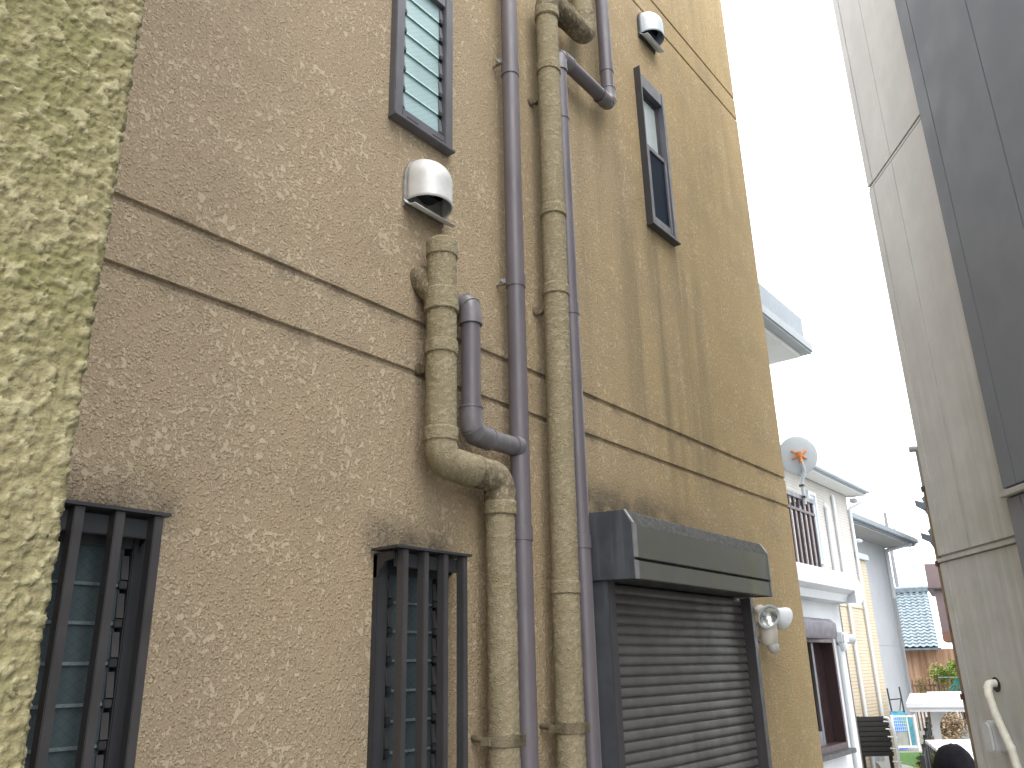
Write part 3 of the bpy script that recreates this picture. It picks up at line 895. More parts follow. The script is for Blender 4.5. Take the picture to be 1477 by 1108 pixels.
def lamp(p, d):
    A = axis_m(p, d)
    o = MB().lathe([(0.0, -0.075), (0.022, -0.074), (0.034, -0.06), (0.037, -0.03), (0.050, 0.0), (0.068, 0.032), (0.070, 0.042), (0.060, 0.042), (0.058, 0.036)], A, 32).build('lamp_head', MAT['lampwhite'], fl, smooth=50)
    MB().lathe([(0.0, -0.008), (0.02, -0.004), (0.044, 0.014), (0.0595, 0.037)], A, 32).build('reflector', MAT['reflector'], o, smooth=60)
    MB().lathe([(0.0, 0.012), (0.010, 0.01), (0.012, 0.0), (0.012, -0.006)], A, 18).build('bulb', MAT['lampwhite'], o, smooth=60)
lamp((FX - 0.05, -0.10, FZ + 0.075), (-0.55, -0.75, -0.42))
lamp((FX + 0.115, -0.115, FZ + 0.07), (0.85, -0.38, -0.40))

# ------------------------------------------------------------------ grey building at an angle
GP = Vector((6.049, -0.809, 0)); GA = R(37.007)
gd, gn = Vector((math.cos(GA), math.sin(GA), 0)), Vector((-math.sin(GA), math.cos(GA), 0))
def G(u, v, z): return tuple(GP + gd * u + gn * v + Vector((0, 0, z)))
GM = Matrix.Translation(GP) @ Matrix.Rotation(GA, 4, 'Z')
def gbox(u0, u1, v0, v1, z0, z1):
    m = MB().box(u0, u1, v0, v1, z0, z1)
    m.v = [tuple(GM @ Vector(p)) for p in m.v]
    return m
def concrete_mat():
    k = NT('weathered_panel'); p = k.pos(); x, y, z = k.sep(p)
    n = k.noise(p, 2.2, 6, 0.65)
    c = k.mix(k.rng(n, 0.3, 0.7), (0.46, 0.452, 0.445), (0.54, 0.53, 0.522))
    blue = k.noise(p, 3.1, 3, 0.5)
    c = k.mix(k.rng(blue, 0.48, 0.7, 0, 0.3), c, (0.44, 0.46, 0.48))
    st = k.noise(k.scale(p, (13, 13, 0.4)), 1.0, 5, 0.6)
    low = k.math('MAXIMUM', k.math('MULTIPLY', k.rng(z, 5.4, 3.4), k.rng(z, 3.0, 3.35, 0.7, 1.0)), k.math('MULTIPLY', k.rng(z, 3.3, 3.0), 0.9))
    c = k.mix(k.math('MULTIPLY', low, k.rng(st, 0.40, 0.66, 0.05, 0.6)), c, (0.36, 0.345, 0.29))
    mo = k.noise(p, 4.5, 5, 0.6)
    c = k.mix(k.math('MULTIPLY', k.math('MULTIPLY', k.rng(z, 4.4, 3.3), k.rng(mo, 0.42, 0.65)), 0.35), c, (0.33, 0.335, 0.26))
    run = k.noise(k.scale(p, (26, 26, 0.3)), 1.0, 3, 0.5)
    c = k.mix(k.math('MULTIPLY', k.rng(run, 0.6, 0.7), 0.35), c, (0.6, 0.59, 0.57))
    return k.out(c, 0.72, 0, k.bump(k.noise(p, 60, 4, 0.6), 0.15, 0.002))
MAT['panel'] = concrete_mat()
MAT['clad'] = paint('slate_cladding', (0.165, 0.178, 0.205), 0.7, 0.03, 1.5, dirt=((0.175, 0.185, 0.205), 0.3), bump=0.12, bsc=120)
MAT['clad_low'] = paint('slate_cladding_low', (0.20, 0.208, 0.23), 0.7, 0.03, 1.5, dirt=((0.22, 0.22, 0.225), 0.3), bump=0.12, bsc=120)
gb = thing('grey_building', G(-2, -2, 0), 'angled building with weathered grey panels and slate cladding across the alley', 'building')
gbox(-0.93, -0.012, -5, -0.014, 0, 8.4).build('core', MAT['panel'], gb)
rows = ((0.0, 3.195), (3.243, 6.012), (6.022, 6.038), (6.05, 8.4))
for z0, z1 in rows:
    if z1 - z0 < 0.1:
        gbox(-0.93, -0.003, -0.012, -0.003, z0, z1).build('joint_strip', MAT['panel'], gb); continue
    gbox(-0.088, 0.0, -0.1, 0.004, z0, z1).build('corner_trim', MAT['panel'], gb, bev=0.004)
    for u0, u1 in ((-0.93, -0.417), (-0.413, -0.093)) if z0 > 3.2 else ((-0.93, -0.093),):
        gbox(u0, u1, -0.012, 0.0, z0, z1).build('wall_panel', MAT['panel'], gb, bev=0.002)
MAT['flash'] = paint('light_flashing', (0.42, 0.41, 0.38), 0.5, 0.1, 5, dirt=((0.28, 0.26, 0.2), 0.4))
gbox(-0.935, 0.002, -0.012, 0.012, 3.200, 3.226).build('band', MAT['flash'], gb, bev=0.003)
for u0, u1 in ((-1.062, -0.93), (-1.642, -1.068), (-2.25, -1.648), (-2.86, -2.256), (-3.466, -2.866), (-5.28, -3.472), (-6.5, -5.286)):  # last panels run unseen past the camera, lengthened to block low skylight
    gbox(u0, u1, -0.03, 0.022, 3.50, 8.4).build('cladding_panel', MAT['clad'], gb, bev=0.0025)
    gbox(u0, u1, -0.03, 0.016, 0, 3.44).build('cladding_panel', MAT['clad_low'], gb, bev=0.0025)
gbox(-6.5, -0.918, -0.03, 0.048, 3.448, 3.482).build('cladding_flashing', MAT['flash'], gb, bev=0.003)
gbox(-6.5, -0.935, -5, -0.034, 0, 8.4).build('core', MAT['clad'], gb)

MAT['rust'] = paint('rusty_pipe', (0.21, 0.15, 0.095), 0.75, 0.35, 9, dirt=((0.12, 0.06, 0.035), 0.6))
MAT['greypipe'] = paint('grey_conduit', (0.30, 0.30, 0.28), 0.5, 0.12, 9)
cp = thing('conduit', G(0.03, -0.02, 0), 'thin conduit, grey at its hooked top and rusty below, on the grey building corner', 'pipe')
cu, cv = 0.036, -0.02
m = MB().tube(bend([G(cu, cv, 3.70), G(cu, cv, 3.985), G(cu + 0.02, cv + 0.055, 3.985)], 0.03, 5), 0.022, 14)
m.build('upper_pipe', MAT['greypipe'], cp, smooth=50)
MB().tube([G(cu, cv, 0.6), G(cu, cv, 3.70)], 0.02, 14).build('lower_pipe', MAT['rust'], cp, smooth=50)
MAT['dkrust'] = paint('dark_rust', (0.10, 0.035, 0.022), 0.8, 0.3, 20)
for z, mt in ((3.70, 'bronze_bar'), (3.20, 'dkrust'), (2.375, 'dkrust'), (1.5, 'dkrust')):
    MB().tube([G(cu, cv, z - 0.017), G(cu, cv, z + 0.017)], 0.031, 14).tube([G(cu, cv, z), G(-0.02, -0.06, z)], 0.009, 8).build('pipe_clamp', MAT[mt], cp, smooth=40)

MAT['hose'] = paint('taped_hose', (0.66, 0.63, 0.54), 0.6, 0.1, 20, dirt=((0.45, 0.42, 0.32), 0.5))
hs = thing('hose', G(-0.4, 0, 2.4), 'cream taped pipe bundle leaving a hole and drooping down the grey building', 'hose')
hp = bend([G(-0.395, -0.03, 2.462), G(-0.415, 0.06, 2.462), G(-0.435, 0.075, 2.40), G(-0.462, 0.07, 2.29), G(-0.53, 0.06, 2.13), G(-0.58, 0.055, 1.9), G(-0.60, 0.05, 1.0)], 0.05, 5)
MB().tube(hp, 0.022, 20, True, 0.02).build('bundle', MAT['hose'], hs, smooth=60)
L_ = 0
for i in range(3, len(hp) - 1, 2):
    a, b = Vector(hp[i]), Vector(hp[i + 1]); d = (b - a).normalized()
    MB().tube([a, a + d * 0.014], [0.0245, 0.0235], 20).build('tape_wrap', MAT['hose'], hs, smooth=40)
MB().lathe([(0.0, 0.0), (0.04, 0.0), (0.042, 0.005), (0.0, 0.006)], axis_m(G(-0.40, 0.0, 2.455), gn), 24).build('wall_hole', MAT['black'], hs)
MAT['ventgrey'] = paint('vent_plastic', (0.50, 0.50, 0.50), 0.45, 0.05, 20)
vc = thing('wall_vent', G(-0.33, 0, 2.17), 'small light grey vent cap on the grey building beside the drooping hose', 'vent')
m = MB()
pr_ = [(-0.05, 2.09), (0.05, 2.09), (0.05, 2.21)] + [(0.05 * math.cos(R(a)), 2.21 + 0.05 * math.sin(R(a))) for a in range(15, 180, 15)] + [(-0.05, 2.21)]
m.prism(pr_, 0.0, 0.085, 'y')
m.v = [tuple(GM @ Vector((p[0] - 0.345, p[1], p[2]))) for p in m.v]
m.build('shell', MAT['ventgrey'], vc, bev=0.012)
gbox(-0.40, -0.29, 0.001, 0.008, 2.085, 2.265).build('back_plate', MAT['ventgrey'], vc, bev=0.003)

# ------------------------------------------------------------------ white neighbour house with balcony
MAT['white'] = paint('white_render', (0.54, 0.56, 0.585), 0.7, 0.04, 2.5, dirt=((0.46, 0.47, 0.48), 0.3), bump=0.1, bsc=80)
MAT['whitetrim'] = paint('white_trim', (0.58, 0.61, 0.645), 0.5, 0.03, 4)
MAT['soffit'] = paint('pale_soffit', (0.60, 0.61, 0.60), 0.8, 0.03, 3)
MAT['mauve'] = paint('mauve_shutter', (0.115, 0.105, 0.135), 0.45, 0.1, 5)
MAT['maroon'] = paint('maroon_metal', (0.05, 0.027, 0.03), 0.45, 0.12, 8)
MAT['dkglass'] = paint('dark_glass', (0.025, 0.015, 0.016), 0.08, 0.2, 3)
hb = thing('white_house', (9.0, 3.5, ground_z(9)), 'white rendered house with a railed balcony just past the stucco house', 'house')
m = MB()
bw0, bw1, bz0, bz1 = 8.4, 10.075, 1.70, 2.86                # window opening
bx = [6.4, bw0, bw1, 10.61]; bz = [0.0, bz0, bz1, 3.35]
for i in range(3):
    for j in range(3):
        if i == 1 and j == 1: continue
        m.add([(bx[i], 1.3, bz[j]), (bx[i + 1], 1.3, bz[j]), (bx[i + 1], 1.3, bz[j + 1]), (bx[i], 1.3, bz[j + 1])], [(0, 1, 2, 3)])
for a, b in (((bw0, bz0), (bw0, bz1)), ((bw0, bz1), (bw1, bz1)), ((bw1, bz1), (bw1, bz0)), ((bw1, bz0), (bw0, bz0))):
    m.add([(a[0], 1.3, a[1]), (b[0], 1.3, b[1]), (b[0], 1.5, b[1]), (a[0], 1.5, a[1])], [(0, 1, 2, 3)])
m.add([(10.61, 1.3, 0), (10.61, 8, 0), (10.61, 8, 3.35), (10.61, 1.3, 3.35), (6.4, 8, 0), (6.4, 1.3, 0), (6.4, 8, 3.35), (6.4, 1.3, 3.35)],
      [(0, 1, 2, 3), (4, 5, 7, 6), (1, 4, 6, 2), (3, 2, 6, 7)])
m.build('wall', MAT['white'], hb)
MB().box(10.612, 10.66, 1.30, 1.36, 0, 3.3).build('corner_post', MAT['maroon'], hb)
MB().box(6.4, 7.85, 1.3, 8, 3.35, 5.9).build('upper_wall', MAT['white'], hb)
# balcony edge: white parapet beam with a moulded underside, wider than the wall
par = [(1.02, 3.585), (1.02, 3.40), (1.06, 3.37), (1.10, 3.35), (1.14, 3.27), (1.35, 3.26), (1.35, 3.585)]
MB().prism(par, 6.4, 10.4, 'x').build('parapet', MAT['whitetrim'], hb, smooth=30)
MB().prism([(x, z) for x, z in ((10.4005, 3.26), (10.62, 3.27), (10.70, 3.34), (10.745, 3.40), (10.62, 3.53), (10.4005, 3.585))], 1.02, 8, 'y').build('parapet', MAT['whitetrim'], hb, smooth=30)
MB().box(6.5, 10.3, 1.36, 8, 3.36, 3.45).build('balcony_floor', MAT['soffit'], hb)
ral = part('balcony_railing', hb)
RY, RX1 = 1.06, 9.42
MB().box(6.5, RX1, RY - 0.03, RY + 0.03, 4.30, 4.35).build('top_rail', MAT['greyframe'], ral)
MB().box(6.5, RX1, RY - 0.02, RY + 0.02, 4.16, 4.19).build('upper_rail', MAT['maroon'], ral)
bar = MB().box(-0.02, 0.02, -0.014, 0.014, 3.58, 4.30).build('railing_bar', MAT['maroon'], ral, loc=(RX1 - 0.02, RY, 0))
for i in range(1, 17):
    piece(bar, ral, 'railing_bar', (RX1 - 0.02 - i * 0.145, RY, 0))
for i in range(1, 8):
    piece(bar, ral, 'railing_bar', (RX1 - 0.02, RY + i * 0.15, 0), (0, 0, R(90)))
MB().box(RX1 - 0.05, RX1 + 0.01, RY + 0.03, 2.4, 4.301, 4.349).build('side_rail', MAT['greyframe'], ral)
MAT['fascia'] = paint('pale_blue_fascia', (0.25, 0.28, 0.31), 0.7, 0.03, 4)
MAT['gutter'] = paint('pale_gutter', (0.33, 0.36, 0.385), 0.7, 0.03, 4)
# deep eave of the upper storey
EX, EY = 8.62, 0.62
MB().box(6.4, EX, EY, 8, 5.93, 6.225).build('eave', MAT['fascia'], hb, bev=0.01)
MB().box(6.4, EX + 0.06, EY - 0.06, 8, 5.80, 5.928).build('gutter', MAT['gutter'], hb, bev=0.02)
MB().box(6.4, EX - 0.06, EY + 0.06, 8, 5.755, 5.80).build('soffit', MAT['soffit'], hb)
MB().box(6.4, EX - 0.3, EY + 0.3, 8, 6.22, 6.30).build('roof', MAT['greyframe'], hb)
wb = part('window', hb)
MB().prism([(1.05, 2.87), (1.05, 3.0), (1.11, 3.05), (1.299, 3.06), (1.299, 2.84), (1.07, 2.84)], 8.0, 9.62, 'x').build('shutter_box', MAT['mauve'], wb, bev=0.002)
m = MB()
m.box(bw0, bw0 + 0.05, 1.25, 1.40, bz0, bz1); m.box(bw1 - 0.05, bw1, 1.25, 1.40, bz0, bz1)
m.box(bw0 + 0.05, bw1 - 0.05, 1.252, 1.40, bz1 - 0.05, bz1); m.box(bw0 + 0.05, bw1 - 0.05, 1.252, 1.40, bz0, bz0 + 0.06)
m.build('frame', MAT['maroon'], wb)
m = MB()
m.box(9.54, 9.60, 1.33, 1.36, bz0 + 0.06, bz1 - 0.05); m.box(9.0, 9.54, 1.332, 1.36, bz0 + 0.06, bz0 + 0.2)
m.build('sash', MAT['greyframe'], wb)
MB().box(bw0 + 0.05, bw1 - 0.05, 1.37, 1.38, bz0 + 0.06, bz1 - 0.05).build('pane', MAT['dkglass'], wb)
MB().box(8.46, 9.35, 1.385, 1.39, bz0 + 0.06, bz1 - 0.06).build('curtain', MAT['soffit'], wb)
MB().box(bw0 - 0.04, bw1 + 0.04, 1.18, 1.299, bz0 - 0.05, bz0 - 0.002).build('sill', MAT['bronze'], wb, bev=0.006)
m = MB().tube([(10.34, 1.28, 2.78), (10.34, 1.28, 0.4)], 0.03, 14)
m.build('downpipe', MAT['whitetrim'], hb, smooth=50)
sc_ = thing('outdoor_lamp', (10.4, 1.3, 2.85), 'small white lamp on the corner of the white house', 'lamp')
MB().box(10.30, 10.56, 1.20, 1.298, 2.80, 2.93).build('housing', MAT['whitetrim'], sc_, bev=0.02)
MB().tube([(10.52, 1.24, 2.86), (10.58, 1.17, 2.85)], [0.05, 0.06], 16).build('head', MAT['whitetrim'], sc_, smooth=50)
MB().tube([(10.36, 1.24, 2.81), (10.36, 1.22, 2.72)], [0.05, 0.04], 16).build('sensor', MAT['whitetrim'], sc_, smooth=50)

# satellite dish
MAT['dish'] = paint('dish_grey', (0.42, 0.455, 0.48), 0.6, 0.03, 8)
MAT['orange'] = paint('rusty_orange', (0.55, 0.19, 0.05), 0.7, 0.35, 30)
ds = thing('satellite_dish', (9.15, 0.98, 4.35), 'pale round satellite dish seen from behind with rusty orange bracket on balcony rail', 'satellite dish')
back = (CAM - Vector((9.15, 1.0, 4.78))).normalized()
dn = Vector((back.x * 0.9, back.y - 0.3, back.z + 0.1)).normalized()
DA = axis_m((9.03, 1.0, 4.80), dn)
MB().lathe([(0.0, 0.0), (0.08, -0.002), (0.16, -0.009), (0.195, -0.016), (0.214, -0.021), (0.219, -0.025), (0.214, -0.031), (0.195, -0.026), (0.0, -0.012)], DA, 44).build('reflector', MAT['dish'], ds, smooth=50)
m = MB()
for a in (35, 145, 215, 325):
    c_, s_ = math.cos(R(a)), math.sin(R(a))
    m.tube([tuple(DA @ Vector((c_ * 0.02, s_ * 0.02, 0.03))), tuple(DA @ Vector((c_ * 0.10, s_ * 0.08, 0.002)))], 0.012, 8)
m.tube([tuple(DA @ Vector((0, -0.02, 0.035))), tuple(DA @ Vector((0, 0.03, 0.035)))], 0.03, 10)
m.build('bracket', MAT['orange'], ds, smooth=40)
MB().tube([tuple(DA @ Vector((0, 0.0, 0.04))), tuple(DA @ Vector((0.0, -0.10, 0.05)))], 0.02, 10).build('clamp', MAT['orange'], ds, smooth=40)
a = DA @ Vector((0.0, -0.06, 0.05))
MB().tube(bend([tuple(a), (9.07, a.y - 0.0, 4.62), (9.07, 1.02, 4.50), (9.07, 1.02, 4.25)], 0.06, 5), 0.021, 12).build('mast', MAT['dish'], ds, smooth=50)
for z in (4.46, 4.33):
    MB().box(9.045, 9.095, 0.995, 1.05, z - 0.012, z + 0.012).build('mast_clamp', MAT['bronze_bar'], ds)

# ------------------------------------------------------------------ siding house
def siding(name, lo, hi, pitch):
    return paint(name, lo, 0.7, 0.05, 2.0, dirt=(hi, 0.3))
MAT['beige'] = siding('beige_siding', (0.42, 0.405, 0.38), (0.38, 0.365, 0.34), 0.1)
MAT['tan'] = siding('tan_siding', (0.40, 0.34, 0.25), (0.36, 0.305, 0.22), 0.1)
MAT['bluegrey'] = paint('bluegrey_metal', (0.36, 0.41, 0.46), 0.45, 0.05, 4)
ha = thing('siding_house', (15.5, 6, ground_z(15)), 'two-storey house with pale lap siding above and tan siding below', 'house')
AY = 3.2
def laps(x0, x1, y, z0, z1, p=0.062, d=0.006):
    n = max(1, int(round((z1 - z0) / p))); p = (z1 - z0) / n
    line = []
    for i in range(n):
        line += [(y - d, z0 + i * p), (y - 0.001, z0 + (i + 1) * p - 0.004)]
    return MB().sweep(line, x0, x1, 'x')
laps(12.6, 18.3, AY, 3.66, 5.99).build('upper_siding', MAT['beige'], ha)
laps(12.6, 18.3, AY, 0.0, 3.62).build('lower_siding', MAT['tan'], ha)
laps(18.31, 19.06, AY + 0.02, 0.0, 4.66).build('side_siding', MAT['tan'], ha)
MB().box(12.6, 18.3, AY - 0.02, AY + 0.02, 3.622, 3.658).build('band', MAT['tan'], ha)
MB().box(12.6, 18.3, AY + 0.03, 10, 0, 5.99).build('body', MAT['beige'], ha)
MB().box(18.31, 19.06, AY + 0.05, 6, 0, 4.66).build('wing', MAT['tan'], ha)
MB().box(18.3, 19.12, AY - 0.05, 6, 4.665, 4.79).build('cap', MAT['bluegrey'], ha, bev=0.01)
MB().prism([(2.84, 6.02), (2.84, 6.16), (2.90, 6.17), (7, 7.7), (10, 7.7), (10, 6.0), (3.2, 6.0), (2.88, 6.01)], 12.2, 18.58, 'x').build('roof', MAT['bluegrey'], ha)
MB().box(12.2, 18.62, 2.765, 2.838, 6.03, 6.14).build('gutter', MAT['bluegrey'], ha, bev=0.015)
MB().box(12.2, 18.56, 2.86, 3.18, 5.985, 6.0).build('soffit', MAT['soffit'], ha)
for x, z0, z1 in ((18.27, 0.3, 5.7), (17.22, 0.4, 5.72)):
    MB().tube(bend([(x, AY - 0.05, z0), (x, AY - 0.05, z1), (x + (0.1 if x > 18 else 0), AY - (0.3 if x > 18 else 0.04), z1 + 0.12)], 0.05, 4), 0.033, 12).build('downpipe', MAT['whitetrim'], ha, smooth=50)
MB().tube(bend([(16.72, AY - 0.05, 3.9), (16.72, AY - 0.05, 5.5), (16.72, AY + 0.0, 5.58)], 0.04, 4), 0.055, 14).build('duct_cover', MAT['whitetrim'], ha, smooth=50)
wa = part('window', ha)
m = MB(); m.box(15.72, 15.78, 3.14, 3.21, 4.35, 5.72); m.box(16.08, 16.14, 3.14, 3.21, 4.35, 5.72); m.box(15.78, 16.08, 3.142, 3.21, 5.66, 5.72); m.box(15.78, 16.08, 3.142, 3.21, 4.35, 4.41)
m.build('frame', MAT['whitetrim'], wa)
MB().box(15.78, 16.08, 3.165, 3.17, 4.41, 5.66).build('pane', MAT['bluegrey'], wa)
MB().box(18.3, 18.52, 3.05, 3.18, 5.0, 5.06).build('porch_lamp', MAT['whitetrim'], ha, bev=0.02)
MB().box(18.32, 18.5, 3.0, 3.15, 5.84, 5.93).build('eave_vent', MAT['ventgrey'], ha, bev=0.02)

# ------------------------------------------------------------------ grey rendered house
MAT['greyrender'] = paint('grey_render', (0.40, 0.42, 0.445), 0.85, 0.04, 2.0, dirt=((0.41, 0.425, 0.45), 0.3), bump=0.3, bsc=90)
MAT['greyroof'] = paint('grey_roof_metal', (0.22, 0.25, 0.28), 0.45, 0.06, 4)
MAT['greysoffit'] = paint('grey_soffit', (0.36, 0.36, 0.36), 0.8, 0.04, 3)
hc = thing('grey_house', (24.5, 7, 0.5), 'grey rendered house with dark blue-grey eave behind the siding house', 'house')
CY = 4.9
m = MB().box(20.0, 27.4, CY, 10, 0.3, 3.0)
m.build('wall', MAT['greyrender'], hc)
MB().box(20.0, 27.4, CY, 10, 3.012, 6.06).build('wall', MAT['greyrender'], hc)
MB().box(20.01, 27.39, CY + 0.01, 9.9, 3.0, 3.012).build('joint', MAT['greysoffit'], hc)
MB().prism([(4.10, 5.98), (4.10, 6.22), (7.5, 7.6), (11, 7.6), (11, 6.0), (4.16, 5.97)], 19.6, 28.1, 'x').build('roof', MAT['greyroof'], hc)
MB().box(19.6, 28.12, 4.02, 4.095, 6.02, 6.17).build('gutter', MAT['greyroof'], hc, bev=0.02)
MB().box(19.6, 28.05, 4.14, 4.895, 5.945, 5.968).build('soffit', MAT['greysoffit'], hc)
MB().box(27.402, 27.46, CY - 0.02, CY + 0.06, 0.3, 5.94).build('corner_trim', MAT['greysoffit'], hc)
MB().tube([(27.62, CY - 0.02, 0.5), (27.62, CY - 0.02, 5.9)], 0.05, 12).build('downpipe', MAT['greysoffit'], hc, smooth=50)
MB().tube(bend([(27.62, CY - 0.02, 4.4), (27.62, CY - 0.02, 5.85), (27.5, 4.1, 5.98)], 0.1, 4), 0.058, 12).build('downpipe', MAT['whitetrim'], hc, smooth=50)

# ------------------------------------------------------------------ things laid out along the sight line of the lane: r to the right, d ahead
def LP(r, d, z): return tuple(Vector((0, -2, 0)) + RT * r + F2 * d + Vector((0, 0, z)))
LM = Matrix.Translation((0, -2, 0)) @ Matrix((RT, F2, Vector((0, 0, 1)))).transposed().to_4x4()
def lane(mb):
    mb.v = [tuple(LM @ Vector(p)) for p in mb.v]
    return mb

# tiled house
MAT['tile'] = paint('glazed_tile', (0.19, 0.235, 0.26), 0.3, 0.25, 5, **{'Specular IOR Level': 0.6})
MAT['tile_dark'] = paint('glazed_tile_dark', (0.12, 0.15, 0.17), 0.3, 0.2, 5)
def wood_mat():
    k = NT('weathered_boards'); p = k.pos()
    st = k.noise(k.scale(p, (6, 6, 0.35)), 1.0, 5, 0.6)
    c = k.mix(k.rng(st, 0.3, 0.7), (0.20, 0.105, 0.062), (0.40, 0.26, 0.17))
    return k.out(c, 0.85)
MAT['wood'] = wood_mat()
ht = thing('tiled_house', LP(17, 40, 0.5), 'low house with glossy blue-grey roof tiles and weathered brown board wall', 'house')
rf = part('roof', ht)
rise, run = 2.62, 3.4
e_z, e_d = 3.13, 38.0
sl_ = math.hypot(rise, run)
rows_n = 18
pt = sl_ / rows_n
tw = 0.275
def tile_mesh():
    m = MB()
    ns = 8
    top, bot = [], []
    for j, (v, lift) in enumerate(((0.0, 0.045), (pt * 1.06, 0.004))):
        for i in range(ns + 1):
            s = i / ns
            h = 0.05 * (0.5 - 0.5 * math.cos(2 * math.pi * min(1, s / 0.62))) if s < 0.62 else -0.022 * math.sin(math.pi * (s - 0.62) / 0.38)
            m.v.append((s * tw, v, h + lift))
    for i in range(ns):
        m.f.append((i, i + 1, ns + 2 + i, ns + 1 + i))
    for i in range(ns + 1):
        x, y, z = m.v[i]
        m.v.append((x, y + 0.004, z - 0.03))
    b = 2 * (ns + 1)
    for i in range(ns):
        m.f.append((b + i, b + i + 1, i + 1, i))
    return m
slope = math.atan2(rise, run)
TB = LM @ Matrix.Translation((18.54, e_d, 0)) @ Matrix.Rotation(R(-25), 4, 'Z')      # the house is turned to the lane
TM = TB @ Matrix.Translation((0, 0, e_z)) @ Matrix.Rotation(slope, 4, 'X')
def tiled(mb):
    mb.v = [tuple(TB @ (Vector(p) - Vector((18.54, e_d, 0)))) for p in mb.v]
    return mb
t0 = None
for c_ in range(10):
    for r_ in range(rows_n):
        Mt = TM @ Matrix.Translation((-0.02 - (c_ + 1) * tw, r_ * pt, 0))
        if t0 is None:
            t0 = tile_mesh().build('roof_tile', MAT['tile'], rf, smooth=60)
            o = t0
        else:
            o = piece(t0, rf, 'roof_tile')
        o.matrix_parent_inverse = Matrix.Identity(4)
        o.matrix_local = Mt
m = MB().prism([(e_d + 0.05, e_z - 0.06), (e_d + run, e_z + rise - 0.03), (e_d + run * 2, e_z - 0.06)], 12.0, 18.5, 'x'); tiled(m).build('roof_deck', MAT['tile_dark'], rf)
m = MB().box(12.0, 18.6, e_d + run - 0.16, e_d + run + 0.16, e_z + rise - 0.02, e_z + rise + 0.13); tiled(m).build('ridge_base', MAT['tile_dark'], rf)
m = MB()
tiled(m.tube([(12.0, e_d + run, e_z + rise + 0.18), (18.65, e_d + run, e_z + rise + 0.18)], 0.10, 12)).build('ridge', MAT['tile'], rf, smooth=50)
m = MB(); tiled(m.box(12.0, 18.6, e_d - 0.06, e_d + 0.03, e_z - 0.12, e_z - 0.03)).build('eave_board', MAT['tile_dark'], rf)
bd = None
for i in range(18):
    x0 = 15.4 + i * 0.215
    m = MB().box(x0, x0 + 0.209, 38.55, 38.6, 0.5, e_z + (0.2 if i < 14 else -0.08))
    tiled(m).build('wall_board', MAT['wood'], ht)
m = MB().box(12.1, 19.25, 38.601, 44, 0.5, e_z - 0.1); tiled(m).build('wall', MAT['wood'], ht)

# brown house with a boxed balcony
MAT['mauvebrown'] = paint('mauve_brown_metal', (0.17, 0.125, 0.125), 0.6, 0.08, 1.5, dirt=((0.13, 0.09, 0.085), 0.4))
MAT['redbrown'] = paint('red_brown_metal', (0.20, 0.09, 0.06), 0.6, 0.1, 2)
he = thing('brown_house', LP(17, 31, 0.5), 'mauve-brown house with boxed-out upper balcony behind the grey building', 'house')
def slab(r0, z0, z1, d0=30.0):
    return lane(MB().prism([(r0, d0), (19.5, d0), (21.0, 33.5), (r0 + 1.9, 33.5)], z0, z1, 'z'))
slab(14.62, 5.0, 5.85).build('upper_box', MAT['mauvebrown'], he)
slab(14.80, 3.5, 4.94, 29.97).build('balcony', MAT['mauvebrown'], he)
slab(14.78, 3.2, 3.495, 29.95).build('balcony_skirt', MAT['redbrown'], he)
slab(14.52, 4.945, 4.995, 29.85).build('ledge', MAT['bronze'], he)
slab(15.9, 0.5, 3.19, 30.4).build('wall', MAT['mauvebrown'], he)

# dark eaves poking out
MAT['dkeave'] = paint('dark_eave', (0.035, 0.045, 0.05), 0.5, 0.15, 6)
hf = thing('eaved_house', (28.5, 0.5, 0.5), 'house behind the grey building whose two dark gutter ends poke out', 'house')
MB().box(26.5, 31, -3, 3.05, 0.5, 7.6).build('wall', MAT['greyrender'], hf)
for z, yy in ((6.9, 3.42), (5.95, 3.42)):
    m = MB()
    m.prism([(yy - 0.85, z + 0.62), (yy - 0.72, z + 0.66), (yy - 0.12, z + 0.16), (yy - 0.16, z + 0.04), (yy - 0.02, z + 0.10), (yy + 0.08, z + 0.14), (yy + 0.06, z - 0.05), (yy - 0.02, z - 0.10),
             (yy - 0.16, z - 0.16), (yy - 0.5, z + 0.05)], 26.1, 31, 'x')
    m.build('eave', MAT['dkeave'], hf)
    m = MB().tube(bend([(26.2, yy - 0.14, z - 0.12), (26.2, yy - 0.24, z - 0.36), (26.2, yy - 0.6, z - 0.42)], 0.05, 4), 0.04, 10)
    m.build('gutter_pipe', MAT['dkeave'], hf, smooth=50)

# utility pole and antennas
MAT['pole'] = paint('pole_concrete', (0.20, 0.20, 0.21), 0.8, 0.1, 3)
up_ = thing('utility_pole', LP(20.31, 45, 0.5), 'slim utility pole rising behind the grey house eave', 'pole')
pb = Vector(LP(20.31, 45, 0))
MB().tube([(pb.x, pb.y, 0.4), (pb.x, pb.y, 10.3)], [0.13, 0.08], 14).build('shaft', MAT['pole'], up_, smooth=50)
MB().tube([LP(19.95, 45, 9.0), LP(20.85, 45, 8.95)], 0.03, 8).build('crossarm', MAT['pole'], up_)
MB().tube([LP(20.31, 44.8, 8.7), LP(20.65, 44.8, 8.6)], 0.08, 10).build('insulator', MAT['pole'], up_, smooth=40)
MB().tube([LP(20.7, 45, 9.05), LP(20.7, 45, 9.5)], 0.03, 8).build('pin', MAT['pole'], up_)
MAT['alu'] = paint('antenna_metal', (0.28, 0.30, 0.34), 0.5, 0.1, 9)
